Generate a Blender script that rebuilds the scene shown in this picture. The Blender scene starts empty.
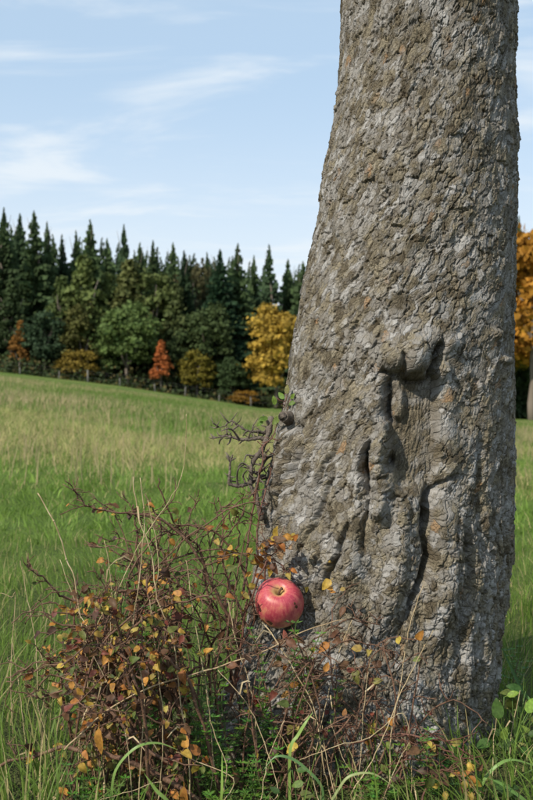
import bpy, math, random
import numpy as np
from mathutils import Vector, Matrix, Euler

random.seed(7)
RNG = np.random.default_rng(11)
scene = bpy.context.scene
COL = scene.collection

# ------------------------------------------------------------------ camera
CAM_Z = 0.60
FPX = 1000.0                       # focal length in photo pixels (533 x 800)
cam_d = bpy.data.cameras.new("camera")
cam = bpy.data.objects.new("camera", cam_d)
COL.objects.link(cam)
cam.location = (0, 0, CAM_Z)
cam.rotation_euler = (math.radians(90), 0, 0)
cam_d.sensor_fit = 'VERTICAL'
cam_d.sensor_height = 36.0
cam_d.lens = 45.0
cam_d.clip_start = 0.05
cam_d.clip_end = 3000
cam_d.dof.use_dof = True
cam_d.dof.focus_distance = 1.60
cam_d.dof.aperture_fstop = 11.0
scene.camera = cam

# ------------------------------------------------------------------ light
SUN_EL = math.radians(39)
SUN_AZ = math.radians(180 + 44)    # clockwise from +Y: behind the camera, to its left
SDIR = Vector((math.sin(SUN_AZ) * math.cos(SUN_EL), math.cos(SUN_AZ) * math.cos(SUN_EL), math.sin(SUN_EL)))
sun_d = bpy.data.lights.new("sun", 'SUN')
sun_d.energy = 5.0
sun_d.angle = math.radians(0.55)
sun_d.color = (1.0, 0.93, 0.82)
sun = bpy.data.objects.new("sun", sun_d)
COL.objects.link(sun)
sun.rotation_euler = (-SDIR).to_track_quat('-Z', 'Y').to_euler()
sun.location = SDIR * 50

world = bpy.data.worlds.new("World")
scene.world = world
world.use_nodes = True
wt = world.node_tree
wt.nodes.clear()


def N(tree, kind, **kw):
    n = tree.nodes.new(kind)
    for k, v in kw.items():
        if k.startswith('i_'):
            n.inputs[k[2:].replace('_', ' ')].default_value = v
        else:
            setattr(n, k, v)
    return n


def build_world():
    t = wt
    L = t.links.new
    sky = N(t, 'ShaderNodeTexSky', sky_type='NISHITA', sun_disc=False)
    sky.sun_elevation = SUN_EL
    sky.sun_rotation = SUN_AZ
    sky.altitude = 400
    sky.air_density = 1.0
    sky.dust_density = 0.6
    sky.ozone_density = 1.2
    tc = N(t, 'ShaderNodeTexCoord')
    sep = N(t, 'ShaderNodeSeparateXYZ')
    L(tc.outputs['Generated'], sep.inputs[0])
    zc = N(t, 'ShaderNodeMath', operation='MAXIMUM'); zc.inputs[1].default_value = 0.0
    L(sep.outputs['Z'], zc.inputs[0])
    za = N(t, 'ShaderNodeMath', operation='ADD'); za.inputs[1].default_value = 0.10
    L(zc.outputs[0], za.inputs[0])
    dx = N(t, 'ShaderNodeMath', operation='DIVIDE'); L(sep.outputs['X'], dx.inputs[0]); L(za.outputs[0], dx.inputs[1])
    dy = N(t, 'ShaderNodeMath', operation='DIVIDE'); L(sep.outputs['Y'], dy.inputs[0]); L(za.outputs[0], dy.inputs[1])
    cmb = N(t, 'ShaderNodeCombineXYZ'); L(dx.outputs[0], cmb.inputs[0]); L(dy.outputs[0], cmb.inputs[1])
    mp = N(t, 'ShaderNodeMapping'); L(cmb.outputs[0], mp.inputs[0])
    mp.inputs['Location'].default_value = (11.2, 0.4, 0.0)
    mp.inputs['Rotation'].default_value = (0, 0, math.radians(15))
    mp.inputs['Scale'].default_value = (1.2, 2.3, 1)
    n1 = N(t, 'ShaderNodeTexNoise'); n1.inputs['Scale'].default_value = 1.1; n1.inputs['Detail'].default_value = 9
    n1.inputs['Roughness'].default_value = 0.56; n1.inputs['Distortion'].default_value = 0.5
    L(mp.outputs[0], n1.inputs['Vector'])
    r1 = N(t, 'ShaderNodeMapRange', interpolation_type='SMOOTHSTEP')
    r1.inputs[1].default_value = 0.47; r1.inputs[2].default_value = 0.70; r1.inputs[3].default_value = 0; r1.inputs[4].default_value = 0.72
    L(n1.outputs['Fac'], r1.inputs[0])
    # thin veil of high cloud that thickens towards the horizon all round
    r2 = N(t, 'ShaderNodeMapRange', interpolation_type='SMOOTHSTEP')
    r2.inputs[1].default_value = 0.02; r2.inputs[2].default_value = 0.32; r2.inputs[3].default_value = 0.9; r2.inputs[4].default_value = 0.28
    L(zc.outputs[0], r2.inputs[0])
    mx = N(t, 'ShaderNodeMath', operation='MAXIMUM')
    inv1 = N(t, 'ShaderNodeMath', operation='SUBTRACT'); inv1.inputs[0].default_value = 1; L(r1.outputs[0], inv1.inputs[1])
    inv2 = N(t, 'ShaderNodeMath', operation='SUBTRACT'); inv2.inputs[0].default_value = 1; L(r2.outputs[0], inv2.inputs[1])
    mul = N(t, 'ShaderNodeMath', operation='MULTIPLY'); L(inv1.outputs[0], mul.inputs[0]); L(inv2.outputs[0], mul.inputs[1])
    f = N(t, 'ShaderNodeMath', operation='SUBTRACT'); f.inputs[0].default_value = 1; L(mul.outputs[0], f.inputs[1])
    veil = N(t, 'ShaderNodeMixRGB'); veil.inputs[2].default_value = (2.75, 4.6, 6.5, 1); veil.inputs[0].default_value = 0.55
    L(sky.outputs[0], veil.inputs[1])
    mix = N(t, 'ShaderNodeMixRGB')
    mix.inputs[2].default_value = (5.9, 6.3, 6.6, 1)
    L(f.outputs[0], mix.inputs[0]); L(veil.outputs[0], mix.inputs[1])
    bg = N(t, 'ShaderNodeBackground'); bg.inputs['Strength'].default_value = 0.15
    L(mix.outputs[0], bg.inputs[0])
    out = N(t, 'ShaderNodeOutputWorld'); L(bg.outputs[0], out.inputs[0])


build_world()
scene.view_settings.view_transform = 'Standard'
scene.view_settings.look = 'None'
scene.view_settings.exposure = 0.0
scene.view_settings.gamma = 1.0
scene.view_settings.use_curve_mapping = False
scene.render.engine = 'CYCLES'


# ------------------------------------------------------------------ helpers
def P(u, v, Y):
    """photo pixel at depth Y -> world point (used to measure positions)"""
    return Vector(((u - 266.5) / FPX * Y, Y, CAM_Z - (v - 400) / FPX * Y))


def mesh_np(name, V, F, mat=None, smooth=True, cols=None, attrs=None):
    V = np.asarray(V, dtype=np.float32); F = np.asarray(F, dtype=np.int32)
    me = bpy.data.meshes.new(name)
    me.vertices.add(len(V)); me.vertices.foreach_set('co', V.ravel())
    m, k = F.shape
    me.loops.add(m * k); me.loops.foreach_set('vertex_index', F.ravel())
    me.polygons.add(m)
    me.polygons.foreach_set('loop_start', np.arange(0, m * k, k, dtype=np.int32))
    me.update(calc_edges=True)
    me.polygons.foreach_set('use_smooth', np.full(m, smooth, dtype=bool))
    if cols is not None:
        a = me.color_attributes.new('tint', 'FLOAT_COLOR', 'POINT')
        c = np.ones((len(V), 4), dtype=np.float32); c[:, :3] = cols
        a.data.foreach_set('color', c.ravel())
    for k_, val in (attrs or {}).items():
        a = me.attributes.new(k_, 'FLOAT', 'POINT')
        a.data.foreach_set('value', np.asarray(val, dtype=np.float32).ravel())
    if mat: me.materials.append(mat)
    me.validate(clean_customdata=False)
    return me


class MB:
    """collects tubes / polygons for one mesh"""
    def __init__(s): s.v = []; s.f = []; s.m = []

    def tube(s, pts, rad, sides=5, cap=True, mat=0):
        pts = [Vector(p) for p in pts]
        n = len(pts)
        if not hasattr(rad, '__len__'): rad = [rad] * n
        base = len(s.v)
        up = Vector((0.31, 0.22, 0.93))
        prev = None
        for i in range(n):
            d = (pts[min(i + 1, n - 1)] - pts[max(i - 1, 0)])
            if d.length < 1e-9: d = Vector((0, 0, 1))
            d.normalize()
            if prev is None:
                a = d.cross(up)
                if a.length < 1e-3: a = d.cross(Vector((1, 0, 0)))
            else:
                a = prev - d * prev.dot(d)
                if a.length < 1e-5: a = d.cross(up)
            a.normalize(); prev = a
            b = d.cross(a)
            for k in range(sides):
                t = 2 * math.pi * k / sides
                s.v.append(pts[i] + (a * math.cos(t) + b * math.sin(t)) * rad[i])
        for i in range(n - 1):
            for k in range(sides):
                k2 = (k + 1) % sides
                s.f.append((base + i * sides + k, base + i * sides + k2, base + (i + 1) * sides + k2, base + (i + 1) * sides + k)); s.m.append(mat)
        if cap:
            s.f.append(tuple(base + k for k in range(sides))[::-1]); s.m.append(mat)
            s.f.append(tuple(base + (n - 1) * sides + k for k in range(sides))); s.m.append(mat)

    def spike(s, p, d, L, r, mat=0):
        p = Vector(p); d = Vector(d).normalized()
        a = d.cross(Vector((0.3, 0.5, 0.8))).normalized(); b = d.cross(a)
        k = len(s.v)
        for t in (0, 2.09, 4.19): s.v.append(p + (a * math.cos(t) + b * math.sin(t)) * r)
        s.v.append(p + d * L)
        for i in range(3): s.f.append((k + i, k + (i + 1) % 3, k + 3)); s.m.append(mat)

    def ribbon(s, pts, w, normal=None, mat=0, fold=0.25):
        pts = [Vector(p) for p in pts]; n = len(pts); base = len(s.v)
        for i in range(n):
            d = (pts[min(i + 1, n - 1)] - pts[max(i - 1, 0)]).normalized()
            nn = Vector(normal) if normal is not None else Vector((0.2, -1, 0.3))
            a = d.cross(nn).normalized(); c = a.cross(d).normalized()
            s.v.append(pts[i] - a * w[i]); s.v.append(pts[i] + c * (-w[i] * fold)); s.v.append(pts[i] + a * w[i])
        for i in range(n - 1):
            k = base + 3 * i
            s.f.append((k, k + 1, k + 4, k + 3)); s.m.append(mat)
            s.f.append((k + 1, k + 2, k + 5, k + 4)); s.m.append(mat)

    def mesh(s, name, mats, smooth=True):
        me = bpy.data.meshes.new(name)
        me.from_pydata([tuple(v) for v in s.v], [], s.f)
        for m in (mats if isinstance(mats, (list, tuple)) else [mats]): me.materials.append(m)
        me.polygons.foreach_set('material_index', s.m)
        me.polygons.foreach_set('use_smooth', [smooth] * len(s.f))
        me.update()
        return me


def link(name, data, parent=None, loc=None):
    o = bpy.data.objects.new(name, data)
    COL.objects.link(o)
    if parent: o.parent = parent
    if loc is not None: o.location = loc
    return o


def tag(o, label=None, cat=None, group=None, kind=None):
    if label: o['label'] = label
    if cat: o['category'] = cat
    if group: o['group'] = group
    if kind: o['kind'] = kind
    return o


def empty(name, loc, label, cat, group=None):
    return tag(link(name, None, None, loc), label, cat, group)


# ---- numpy noise
def _h(ix, iy, seed):
    with np.errstate(over='ignore'):
        h = (ix.astype(np.int64) * 374761393 + iy.astype(np.int64) * 668265263 + seed * 1442695041) & 0xFFFFFFFF
        h = ((h ^ (h >> 13)) * 1274126177) & 0xFFFFFFFF
        h = ((h ^ (h >> 16)) * 2246822519) & 0xFFFFFFFF
        h = h ^ (h >> 15)
    return (h & 0xFFFFFF).astype(np.float64) / float(0x1000000)


def vnoise(x, y, seed=0):
    ix = np.floor(x); iy = np.floor(y); fx = x - ix; fy = y - iy
    sx = fx * fx * fx * (fx * (fx * 6 - 15) + 10); sy = fy * fy * fy * (fy * (fy * 6 - 15) + 10)
    def g(a, b):
        t = _h(ix + a, iy + b, seed) * 2 * np.pi
        return np.cos(t) * (fx - a) + np.sin(t) * (fy - b)
    n0 = g(0, 0) * (1 - sx) + g(1, 0) * sx
    n1 = g(0, 1) * (1 - sx) + g(1, 1) * sx
    return (n0 * (1 - sy) + n1 * sy) * 1.5


def fbm(x, y, oct=4, seed=0, gain=0.5):
    s = 0; a = 1.0; t = 0
    for o in range(oct):
        s = s + a * vnoise(x * 2 ** o + 13.7 * o, y * 2 ** o - 7.1 * o, seed + o * 17)
        t += a; a *= gain
    return s / t


def vor(x, y, seed=0, jit=0.95):
    ix = np.floor(x); iy = np.floor(y)
    f1 = np.full(x.shape, 9.0); f2 = np.full(x.shape, 9.0)
    dx = np.zeros(x.shape); dy = np.zeros(x.shape); cx = np.zeros(x.shape); cy = np.zeros(x.shape)
    for a in (-1, 0, 1):
        for b in (-1, 0, 1):
            jx = ix + a; jy = iy + b
            px = jx + 0.5 + (_h(jx, jy, seed) - 0.5) * jit; py = jy + 0.5 + (_h(jx, jy, seed + 1) - 0.5) * jit
            ex = x - px; ey = y - py
            d = np.sqrt(ex * ex + ey * ey)
            nearer = d < f1
            f2 = np.where(nearer, f1, np.minimum(f2, d))
            f1 = np.where(nearer, d, f1)
            dx = np.where(nearer, ex, dx); dy = np.where(nearer, ey, dy)
            cx = np.where(nearer, jx, cx); cy = np.where(nearer, jy, cy)
    return f1, f2, dx, dy, cx, cy


def sstep(a, b, x):
    t = np.clip((x - a) / (b - a), 0, 1)
    return t * t * (3 - 2 * t)


# ---- materials
def new_mat(name):
    m = bpy.data.materials.new(name); m.use_nodes = True
    t = m.node_tree; t.nodes.clear()
    out = N(t, 'ShaderNodeOutputMaterial')
    return m, t, out


def ramp(t, stops, fac=None):
    r = N(t, 'ShaderNodeValToRGB')
    el = r.color_ramp.elements
    while len(el) > 1: el.remove(el[-1])
    el[0].position = stops[0][0]; el[0].color = (*stops[0][1], 1)
    for p, c in stops[1:]:
        e = el.new(p); e.color = (*c, 1)
    if fac is not None: t.links.new(fac, r.inputs[0])
    return r


def simple_mat(name, stops, scale, rough=0.8, bump=0.0, bscale=None, stretch=(1, 1, 1), coord='Object', spec=0.3):
    m, t, out = new_mat(name); L = t.links.new
    tc = N(t, 'ShaderNodeTexCoord'); mp = N(t, 'ShaderNodeMapping'); mp.inputs['Scale'].default_value = stretch
    L(tc.outputs[coord], mp.inputs[0])
    n = N(t, 'ShaderNodeTexNoise'); n.inputs['Scale'].default_value = scale; n.inputs['Detail'].default_value = 6; n.inputs['Roughness'].default_value = 0.6
    L(mp.outputs[0], n.inputs['Vector'])
    r = ramp(t, stops, n.outputs['Fac'])
    b = N(t, 'ShaderNodeBsdfPrincipled'); b.inputs['Roughness'].default_value = rough; b.inputs['Specular IOR Level'].default_value = spec
    L(r.outputs[0], b.inputs['Base Color'])
    if bump:
        n2 = N(t, 'ShaderNodeTexNoise'); n2.inputs['Scale'].default_value = bscale or scale * 4; n2.inputs['Detail'].default_value = 5
        L(mp.outputs[0], n2.inputs['Vector'])
        bp = N(t, 'ShaderNodeBump'); bp.inputs['Strength'].default_value = bump; bp.inputs['Distance'].default_value = 0.005
        L(n2.outputs['Fac'], bp.inputs['Height']); L(bp.outputs[0], b.inputs['Normal'])
    L(b.outputs[0], out.inputs[0])
    return m


def leaf_mat(name, source, transl=0.3, rough=0.5, spot=0.35, nscale=180.0, spec=0.3):
    """source: 'object' -> object colour, 'tint' -> colour attribute"""
    m, t, out = new_mat(name); L = t.links.new
    if source == 'object':
        c = N(t, 'ShaderNodeObjectInfo').outputs['Color']
    else:
        a = N(t, 'ShaderNodeAttribute'); a.attribute_name = 'tint'; c = a.outputs['Color']
    tc = N(t, 'ShaderNodeTexCoord')
    n = N(t, 'ShaderNodeTexNoise'); n.inputs['Scale'].default_value = nscale; n.inputs['Detail'].default_value = 4
    L(tc.outputs['Object'], n.inputs['Vector'])
    rr = N(t, 'ShaderNodeMapRange'); rr.inputs[1].default_value = 0.3; rr.inputs[2].default_value = 0.7; rr.inputs[3].default_value = 1 - spot; rr.inputs[4].default_value = 1 + spot * 0.6
    L(n.outputs['Fac'], rr.inputs[0])
    mul = N(t, 'ShaderNodeMixRGB', blend_type='MULTIPLY'); mul.inputs[0].default_value = 1
    L(c, mul.inputs[1]); L(rr.outputs[0], mul.inputs[2])
    b = N(t, 'ShaderNodeBsdfPrincipled'); b.inputs['Roughness'].default_value = rough; b.inputs['Specular IOR Level'].default_value = spec
    L(mul.outputs[0], b.inputs['Base Color'])
    tr = N(t, 'ShaderNodeBsdfTranslucent'); L(mul.outputs[0], tr.inputs[0])
    ms = N(t, 'ShaderNodeMixShader'); ms.inputs[0].default_value = transl
    L(b.outputs[0], ms.inputs[1]); L(tr.outputs[0], ms.inputs[2]); L(ms.outputs[0], out.inputs[0])
    return m


M_LEAF = leaf_mat('leaf_surface', 'object', 0.30, 0.55, 0.45, 160)
M_FAR = leaf_mat('far_foliage', 'object', 0.20, 0.75, 0.55, 11, 0.15)
M_FARTINT = leaf_mat('far_foliage_tinted', 'tint', 0.20, 0.75, 0.35, 1.1, 0.15)
M_GRASS = leaf_mat('grass_surface', 'tint', 0.45, 0.55, 0.25, 9, 0.25)
M_STRAW = simple_mat('straw', [(0.3, (0.26, 0.18, 0.09)), (0.55, (0.42, 0.32, 0.18)), (0.72, (0.55, 0.45, 0.28))], 45, 0.6)
M_CANE = simple_mat('dry_cane', [(0.3, (0.25, 0.16, 0.08)), (0.7, (0.48, 0.36, 0.21))], 50, 0.65)
M_TWIG = simple_mat('briar_twig', [(0.3, (0.07, 0.038, 0.024)), (0.55, (0.15, 0.082, 0.050)), (0.75, (0.25, 0.155, 0.10))], 70, 0.7, 0.4, 400)
M_TWIGG = simple_mat('grey_twig', [(0.3, (0.07, 0.055, 0.042)), (0.55, (0.15, 0.12, 0.095)), (0.75, (0.24, 0.20, 0.16))], 60, 0.8, 0.7, 300)
M_REDTWIG = simple_mat('red_shoot', [(0.3, (0.07, 0.03, 0.02)), (0.7, (0.17, 0.075, 0.048))], 70, 0.55, 0.2, 300)
M_TRUNKFAR = simple_mat('far_trunk', [(0.3, (0.10, 0.08, 0.06)), (0.7, (0.24, 0.20, 0.16))], 3, 0.9, 0.5, 12, (3, 3, 0.6))
M_POST = simple_mat('weathered_post', [(0.3, (0.12, 0.11, 0.095)), (0.7, (0.24, 0.23, 0.205))], 6, 0.85, 0.4, 20, (4, 4, 0.5))
M_WIRE = simple_mat('fence_wire', [(0.3, (0.16, 0.16, 0.16)), (0.7, (0.28, 0.27, 0.26))], 6, 0.5)


# ------------------------------------------------------------------ ground
EX = np.array([-400, -120, -60, -26.65, -14.65, -0.65, 8, 26.6, 80, 400.0])
EZ = np.array([16, 9.5, 6.4, 3.4, 2.0, -0.2, -0.75, -1.3, -2.2, -5.0])


def terrain(x, y):
    x = np.asarray(x, float); y = np.asarray(y, float)
    k = np.maximum(y, 1.0) / 100.0
    e = np.interp(x / np.maximum(np.minimum(k, 1.6), 0.12), EX, EZ)
    w = np.where(y < 2.5, 0, np.minimum((np.maximum(y, 2.5) - 2.5) / 97.5, 1.6))
    z = e * w
    z = z + 0.05 * fbm(x * 0.35, y * 0.35, 3, 5) * sstep(2.6, 7, y)
    z = z + 0.018 * fbm(x * 2.2, y * 2.2, 3, 9)
    # soil heaped a little about the foot of the tree
    d = np.sqrt((x - 0.2) ** 2 + (y - 1.8) ** 2)
    return z + 0.03 * np.exp(-(d / 0.5) ** 2) - 0.0


def ground_h(x, y): return float(terrain(np.array([x]), np.array([y]))[0])


def build_ground():
    m, t, out = new_mat('meadow_ground'); L = t.links.new
    g = N(t, 'ShaderNodeNewGeometry')
    n1 = N(t, 'ShaderNodeTexNoise'); n1.inputs['Scale'].default_value = 0.16; n1.inputs['Detail'].default_value = 8; n1.inputs['Roughness'].default_value = 0.62
    n2 = N(t, 'ShaderNodeTexNoise'); n2.inputs['Scale'].default_value = 2.6; n2.inputs['Detail'].default_value = 6; n2.inputs['Roughness'].default_value = 0.7
    mp = N(t, 'ShaderNodeMapping'); mp.inputs['Scale'].default_value = (1, 0.45, 1)
    L(g.outputs['Position'], mp.inputs[0]); L(mp.outputs[0], n1.inputs['Vector']); L(g.outputs['Position'], n2.inputs['Vector'])
    r1 = ramp(t, [(0.32, (0.085, 0.145, 0.028)), (0.5, (0.125, 0.18, 0.038)), (0.62, (0.17, 0.20, 0.055)), (0.74, (0.24, 0.225, 0.09))], n1.outputs['Fac'])
    r2 = ramp(t, [(0.3, (0.6, 0.6, 0.6)), (0.7, (1.3, 1.3, 1.2))], n2.outputs['Fac'])
    mul = N(t, 'ShaderNodeMixRGB', blend_type='MULTIPLY'); mul.inputs[0].default_value = 0.75
    L(r1.outputs[0], mul.inputs[1]); L(r2.outputs[0], mul.inputs[2])
    sep = N(t, 'ShaderNodeSeparateXYZ'); L(g.outputs['Position'], sep.inputs[0])
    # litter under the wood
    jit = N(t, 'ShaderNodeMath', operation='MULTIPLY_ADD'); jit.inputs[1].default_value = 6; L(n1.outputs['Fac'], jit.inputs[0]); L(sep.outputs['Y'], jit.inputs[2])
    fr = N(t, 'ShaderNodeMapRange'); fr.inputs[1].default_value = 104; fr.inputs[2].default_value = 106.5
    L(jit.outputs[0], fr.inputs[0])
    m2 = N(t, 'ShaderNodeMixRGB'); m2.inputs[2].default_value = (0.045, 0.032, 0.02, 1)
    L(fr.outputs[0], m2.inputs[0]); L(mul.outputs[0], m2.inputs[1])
    # bare soil close to the tree foot, under the near grass
    ns = N(t, 'ShaderNodeMapRange'); ns.inputs[1].default_value = 1.6; ns.inputs[2].default_value = 4.5; ns.inputs[3].default_value = 0.75; ns.inputs[4].default_value = 0
    L(sep.outputs['Y'], ns.inputs[0])
    m3 = N(t, 'ShaderNodeMixRGB'); m3.inputs[2].default_value = (0.05, 0.042, 0.022, 1)
    L(ns.outputs[0], m3.inputs[0]); L(m2.outputs[0], m3.inputs[1])
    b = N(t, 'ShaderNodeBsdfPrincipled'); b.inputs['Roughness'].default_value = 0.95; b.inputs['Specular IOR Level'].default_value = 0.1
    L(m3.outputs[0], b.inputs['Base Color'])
    bp = N(t, 'ShaderNodeBump'); bp.inputs['Strength'].default_value = 0.8; bp.inputs['Distance'].default_value = 0.25
    n3 = N(t, 'ShaderNodeTexNoise'); n3.inputs['Scale'].default_value = 3.0; n3.inputs['Detail'].default_value = 7; n3.inputs['Roughness'].default_value = 0.75
    L(g.outputs['Position'], n3.inputs['Vector']); L(n3.outputs['Fac'], bp.inputs['Height']); L(bp.outputs[0], b.inputs['Normal'])
    L(b.outputs[0], out.inputs[0])
    q = np.linspace(-1, 1, 201)
    xs = np.sign(q) * (np.abs(q) * 4 + (np.abs(q) ** 5) * 900)
    ys = np.concatenate([np.linspace(-300, -4, 20), np.linspace(-3, 8, 120), np.geomspace(8.2, 1400, 160)])
    X, Y = np.meshgrid(xs, ys)
    Z = terrain(X, Y)
    nx, ny = len(xs), len(ys)
    V = np.stack([X, Y, Z], -1).reshape(-1, 3)
    i = np.arange(ny - 1)[:, None] * nx + np.arange(nx - 1)[None, :]
    F = np.stack([i, i + 1, i + nx + 1, i + nx], -1).reshape(-1, 4)
    o = link('ground', mesh_np('ground', V, F, m))
    tag(o, kind='structure')


build_ground()

# ------------------------------------------------------------------ big apple tree trunk
YC = 1.80
SV = np.array([-600, -260, -120, 0, 50, 100, 150, 190, 210, 250, 300, 350, 400, 450, 500, 550, 600, 650, 700, 750, 800, 860.0])
SL = np.array([352, 350, 347, 344, 343, 338, 330, 322, 321, 313, 300, 291, 286, 276, 264, 256, 250, 244, 238, 228, 218, 205.0])
SR = np.array([512, 515, 516, 516, 515, 514, 516, 517, 517, 516, 514, 513, 512, 511, 510, 508, 504, 498, 489, 476, 466, 460.0])
Z_TOP = 1.95


def trunk_axis(z):
    v = 400 + (CAM_Z - z) / 1.785 * FPX
    l = (np.interp(v, SV, SL) - 266.5) / FPX * 1.785
    r = (np.interp(v, SV, SR) - 266.5) / FPX * 1.785
    return (l + r) / 2, (r - l) / 2


def poly_d(u, v, pts):
    """distance to polyline and position along it 0..1"""
    best = np.full(u.shape, 1e9); tt = np.zeros(u.shape)
    n = len(pts) - 1
    for i in range(n):
        ax, ay = pts[i]; bx, by = pts[i + 1]
        ex, ey = bx - ax, by - ay
        t = np.clip(((u - ax) * ex + (v - ay) * ey) / (ex * ex + ey * ey), 0, 1)
        d = np.hypot(u - ax - ex * t, v - ay - ey * t)
        c = d < best
        best = np.where(c, d, best); tt = np.where(c, (i + t) / n, tt)
    return best, tt


def build_trunk():
    # angles: 0 faces the camera, dense over the front
    th_f = np.linspace(math.radians(-92), math.radians(92), 600)
    th_b = np.linspace(math.radians(92), math.radians(268), 82)[1:-1]
    TH = np.concatenate([th_f, th_b]); nt = len(TH)
    ZS = np.concatenate([np.linspace(-0.06, 1.36, 1060), np.linspace(1.365, Z_TOP, 60)]); nz = len(ZS)
    T, Z = np.meshgrid(TH, ZS)
    cx, a = trunk_axis(Z)
    nx, ny = np.sin(T), -np.cos(T)
    X = cx + a * nx; Y = YC + a * 0.97 * ny
    U = 266.5 + FPX * X / Y; Vv = 400 - FPX * (Z - CAM_Z) / Y
    front = sstep(0.05, 0.3, np.cos(T) + 0.25)
    S = T * 0.22
    D = np.zeros_like(X)
    low = sstep(0.62, 0.15, Z)
    # ---- large form
    D += 0.009 * fbm(S / 0.16, Z / 0.22, 3, 21)
    D += 0.0045 * fbm(S / 0.06, Z / 0.10, 2, 22) * (0.6 + 0.4 * low)
    rib = fbm(S / 0.055 + 0.25 * fbm(S / 0.2, Z / 0.2, 2, 24), Z / 0.36, 3, 23)
    D += low * 0.020 * rib
    flare = sstep(0.20, -0.06, Z)
    D += flare * (0.030 + 0.05 * np.clip(np.sin(T * 5 + 0.7), 0, 1)) * sstep(2.1, 0.9, np.abs(T - 0.0) + 0.0) * np.where(T > 0.5, 0.3, 1)
    uv = lambda: (U, Vv)

    def blob(u, v, ru, rv, A, p=2):
        q = ((U - u) / ru) ** 2 + ((Vv - v) / rv) ** 2
        return A * np.exp(-q ** (p / 2)) * front

    def line(pts, w, A, w2=None, taper=True):
        jx = 2.2 * fbm(U / 11, Vv / 11, 2, 31); jy = 2.2 * fbm(U / 11, Vv / 11, 2, 37)
        d, t = poly_d(U + jx, Vv + jy, pts)
        ww = w if w2 is None else w + (w2 - w) * t
        k = np.exp(-(d / ww) ** 2)
        if taper: k = k * np.clip(np.minimum(t / 0.12, (1 - t) / 0.12) * 0.7 + 0.3, 0, 1)
        return A * k * front

    feat = np.zeros_like(D)
    # scar panel, sunk
    jx = 6.0 * fbm(U / 22, Vv / 22, 4, 41)
    left = np.interp(Vv, [365, 385, 410, 430, 450, 470, 490, 500], [390, 384, 383, 388, 392, 391, 400, 412]) + jx
    right = np.interp(Vv, [365, 380, 400, 430, 460, 485, 500], [432, 437, 439, 437, 438, 434, 424]) + jx * 0.7
    ins = sstep(-2.0, 4.0, U - left) * sstep(-1.5, 3.0, right - U) * sstep(370, 382, Vv + jx) * sstep(498, 478, Vv + jx * 1.5)
    panel = ins * front
    feat -= 0.021 * panel * (0.75 + 0.25 * sstep(480, 400, Vv))
    # swollen lips around the wound
    dl = np.abs(U - (left - 7)); dr = np.abs(U - (right + 9))
    vr = sstep(370, 390, Vv) * sstep(505, 480, Vv) * front
    feat += 0.010 * np.exp(-(dl / 6.0) ** 2) * vr + 0.007 * np.exp(-(dr / 9.0) ** 2) * vr
    # grain inside the wound
    grain = fbm((U + 0.06 * (Vv - 430) + 3 * fbm(U / 20, Vv / 20, 2, 43)) / 2.6, Vv / 18, 3, 44)
    feat += panel * 0.0036 * grain
    # knobs and brow above
    feat += blob(393, 360, 10, 11, 0.022, 2.7) + blob(415, 363, 14, 16, 0.030, 2.6) + blob(408, 348, 36, 18, 0.016)
    feat += line([(404.5, 352), (403.5, 364), (404, 374)], 2.4, -0.016)
    feat += blob(442, 371, 8, 9, 0.014, 3) + blob(415, 340, 30, 14, 0.012) + blob(448, 344, 10, 7, 0.010)
    feat += line([(428, 378), (433, 365), (436, 350), (442, 341)], 4.0, -0.034)
    feat += line([(381, 371), (388, 373), (402, 374)], 2.4, -0.014)
    feat += line([(404, 379), (414, 382), (426, 380)], 2.4, -0.012)
    # tongue of wood in the upper left of the wound, with the dark cleft beside it
    feat += line([(396, 378), (401, 392), (399, 408), (394, 420)], 6.0, 0.018)
    feat += line([(386, 380), (386, 398), (388, 414), (392, 426)], 3.0, -0.020)
    # twisted roll on the left
    feat += line([(356, 392), (368, 403), (378, 418), (388, 430)], 7, 0.015)
    feat += line([(388, 428), (384, 440), (379, 452), (379, 470), (383, 488), (380, 508), (378, 522)], 7.5, 0.032)
    feat += line([(372, 440), (366, 452), (365, 468), (367, 480), (369, 496)], 2.4, -0.024)
    feat += line([(371, 441), (361, 448), (356, 470), (358, 500)], 6, 0.012)
    feat += blob(389.5, 461, 4.5, 8, -0.030, 3) + blob(365, 470, 4.5, 9, -0.016, 3)
    for (pu, pv) in ((379, 464), (381, 478), (383, 492)): feat += line([(pu - 9, pv + 2), (pu, pv), (pu + 8, pv - 2)], 1.8, -0.006)
    # crevice below the wound and its furrow
    feat += line([(437, 486), (431, 494), (427, 508), (428, 524)], 5.2, -0.042)
    feat += line([(427, 512), (424, 536), (429, 556), (424, 575), (413, 600), (408, 618)], 4.2, -0.026, 2.6)
    feat += line([(436, 486), (446, 480), (457, 475)], 2.2, -0.012)
    feat += line([(438, 505), (446, 540), (448, 580), (440, 630)], 14, 0.014)
    feat += line([(396, 496), (402, 530), (398, 570), (386, 620)], 15, 0.017)
    # furrows lower down
    feat += line([(370, 500), (367, 514), (362, 532), (364, 556)], 2.2, -0.014)
    feat += line([(334, 470), (326, 492), (321, 506), (314, 526), (304, 548), (300, 572)], 2.2, -0.011)
    feat += line([(350, 524), (343, 542), (338, 556), (326, 576), (318, 600)], 2.8, -0.016)
    feat += line([(352, 508), (346, 530), (352, 556), (350, 590)], 10, 0.012)
    feat += line([(300, 520), (310, 556), (300, 590)], 10, 0.010)
    feat += line([(280, 488), (274, 508), (268, 528), (262, 552), (258, 580)], 3.0, -0.022)
    feat += line([(288, 500), (282, 530), (274, 560)], 7, 0.014)
    feat += line([(466, 520), (470, 570), (462, 620), (458, 680)], 4, -0.012)
    feat += line([(480, 430), (478, 500), (484, 560)], 3.5, -0.008)
    feat += line([(343, 420), (335, 450), (322, 470), (318, 490)], 2.6, -0.010)
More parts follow.
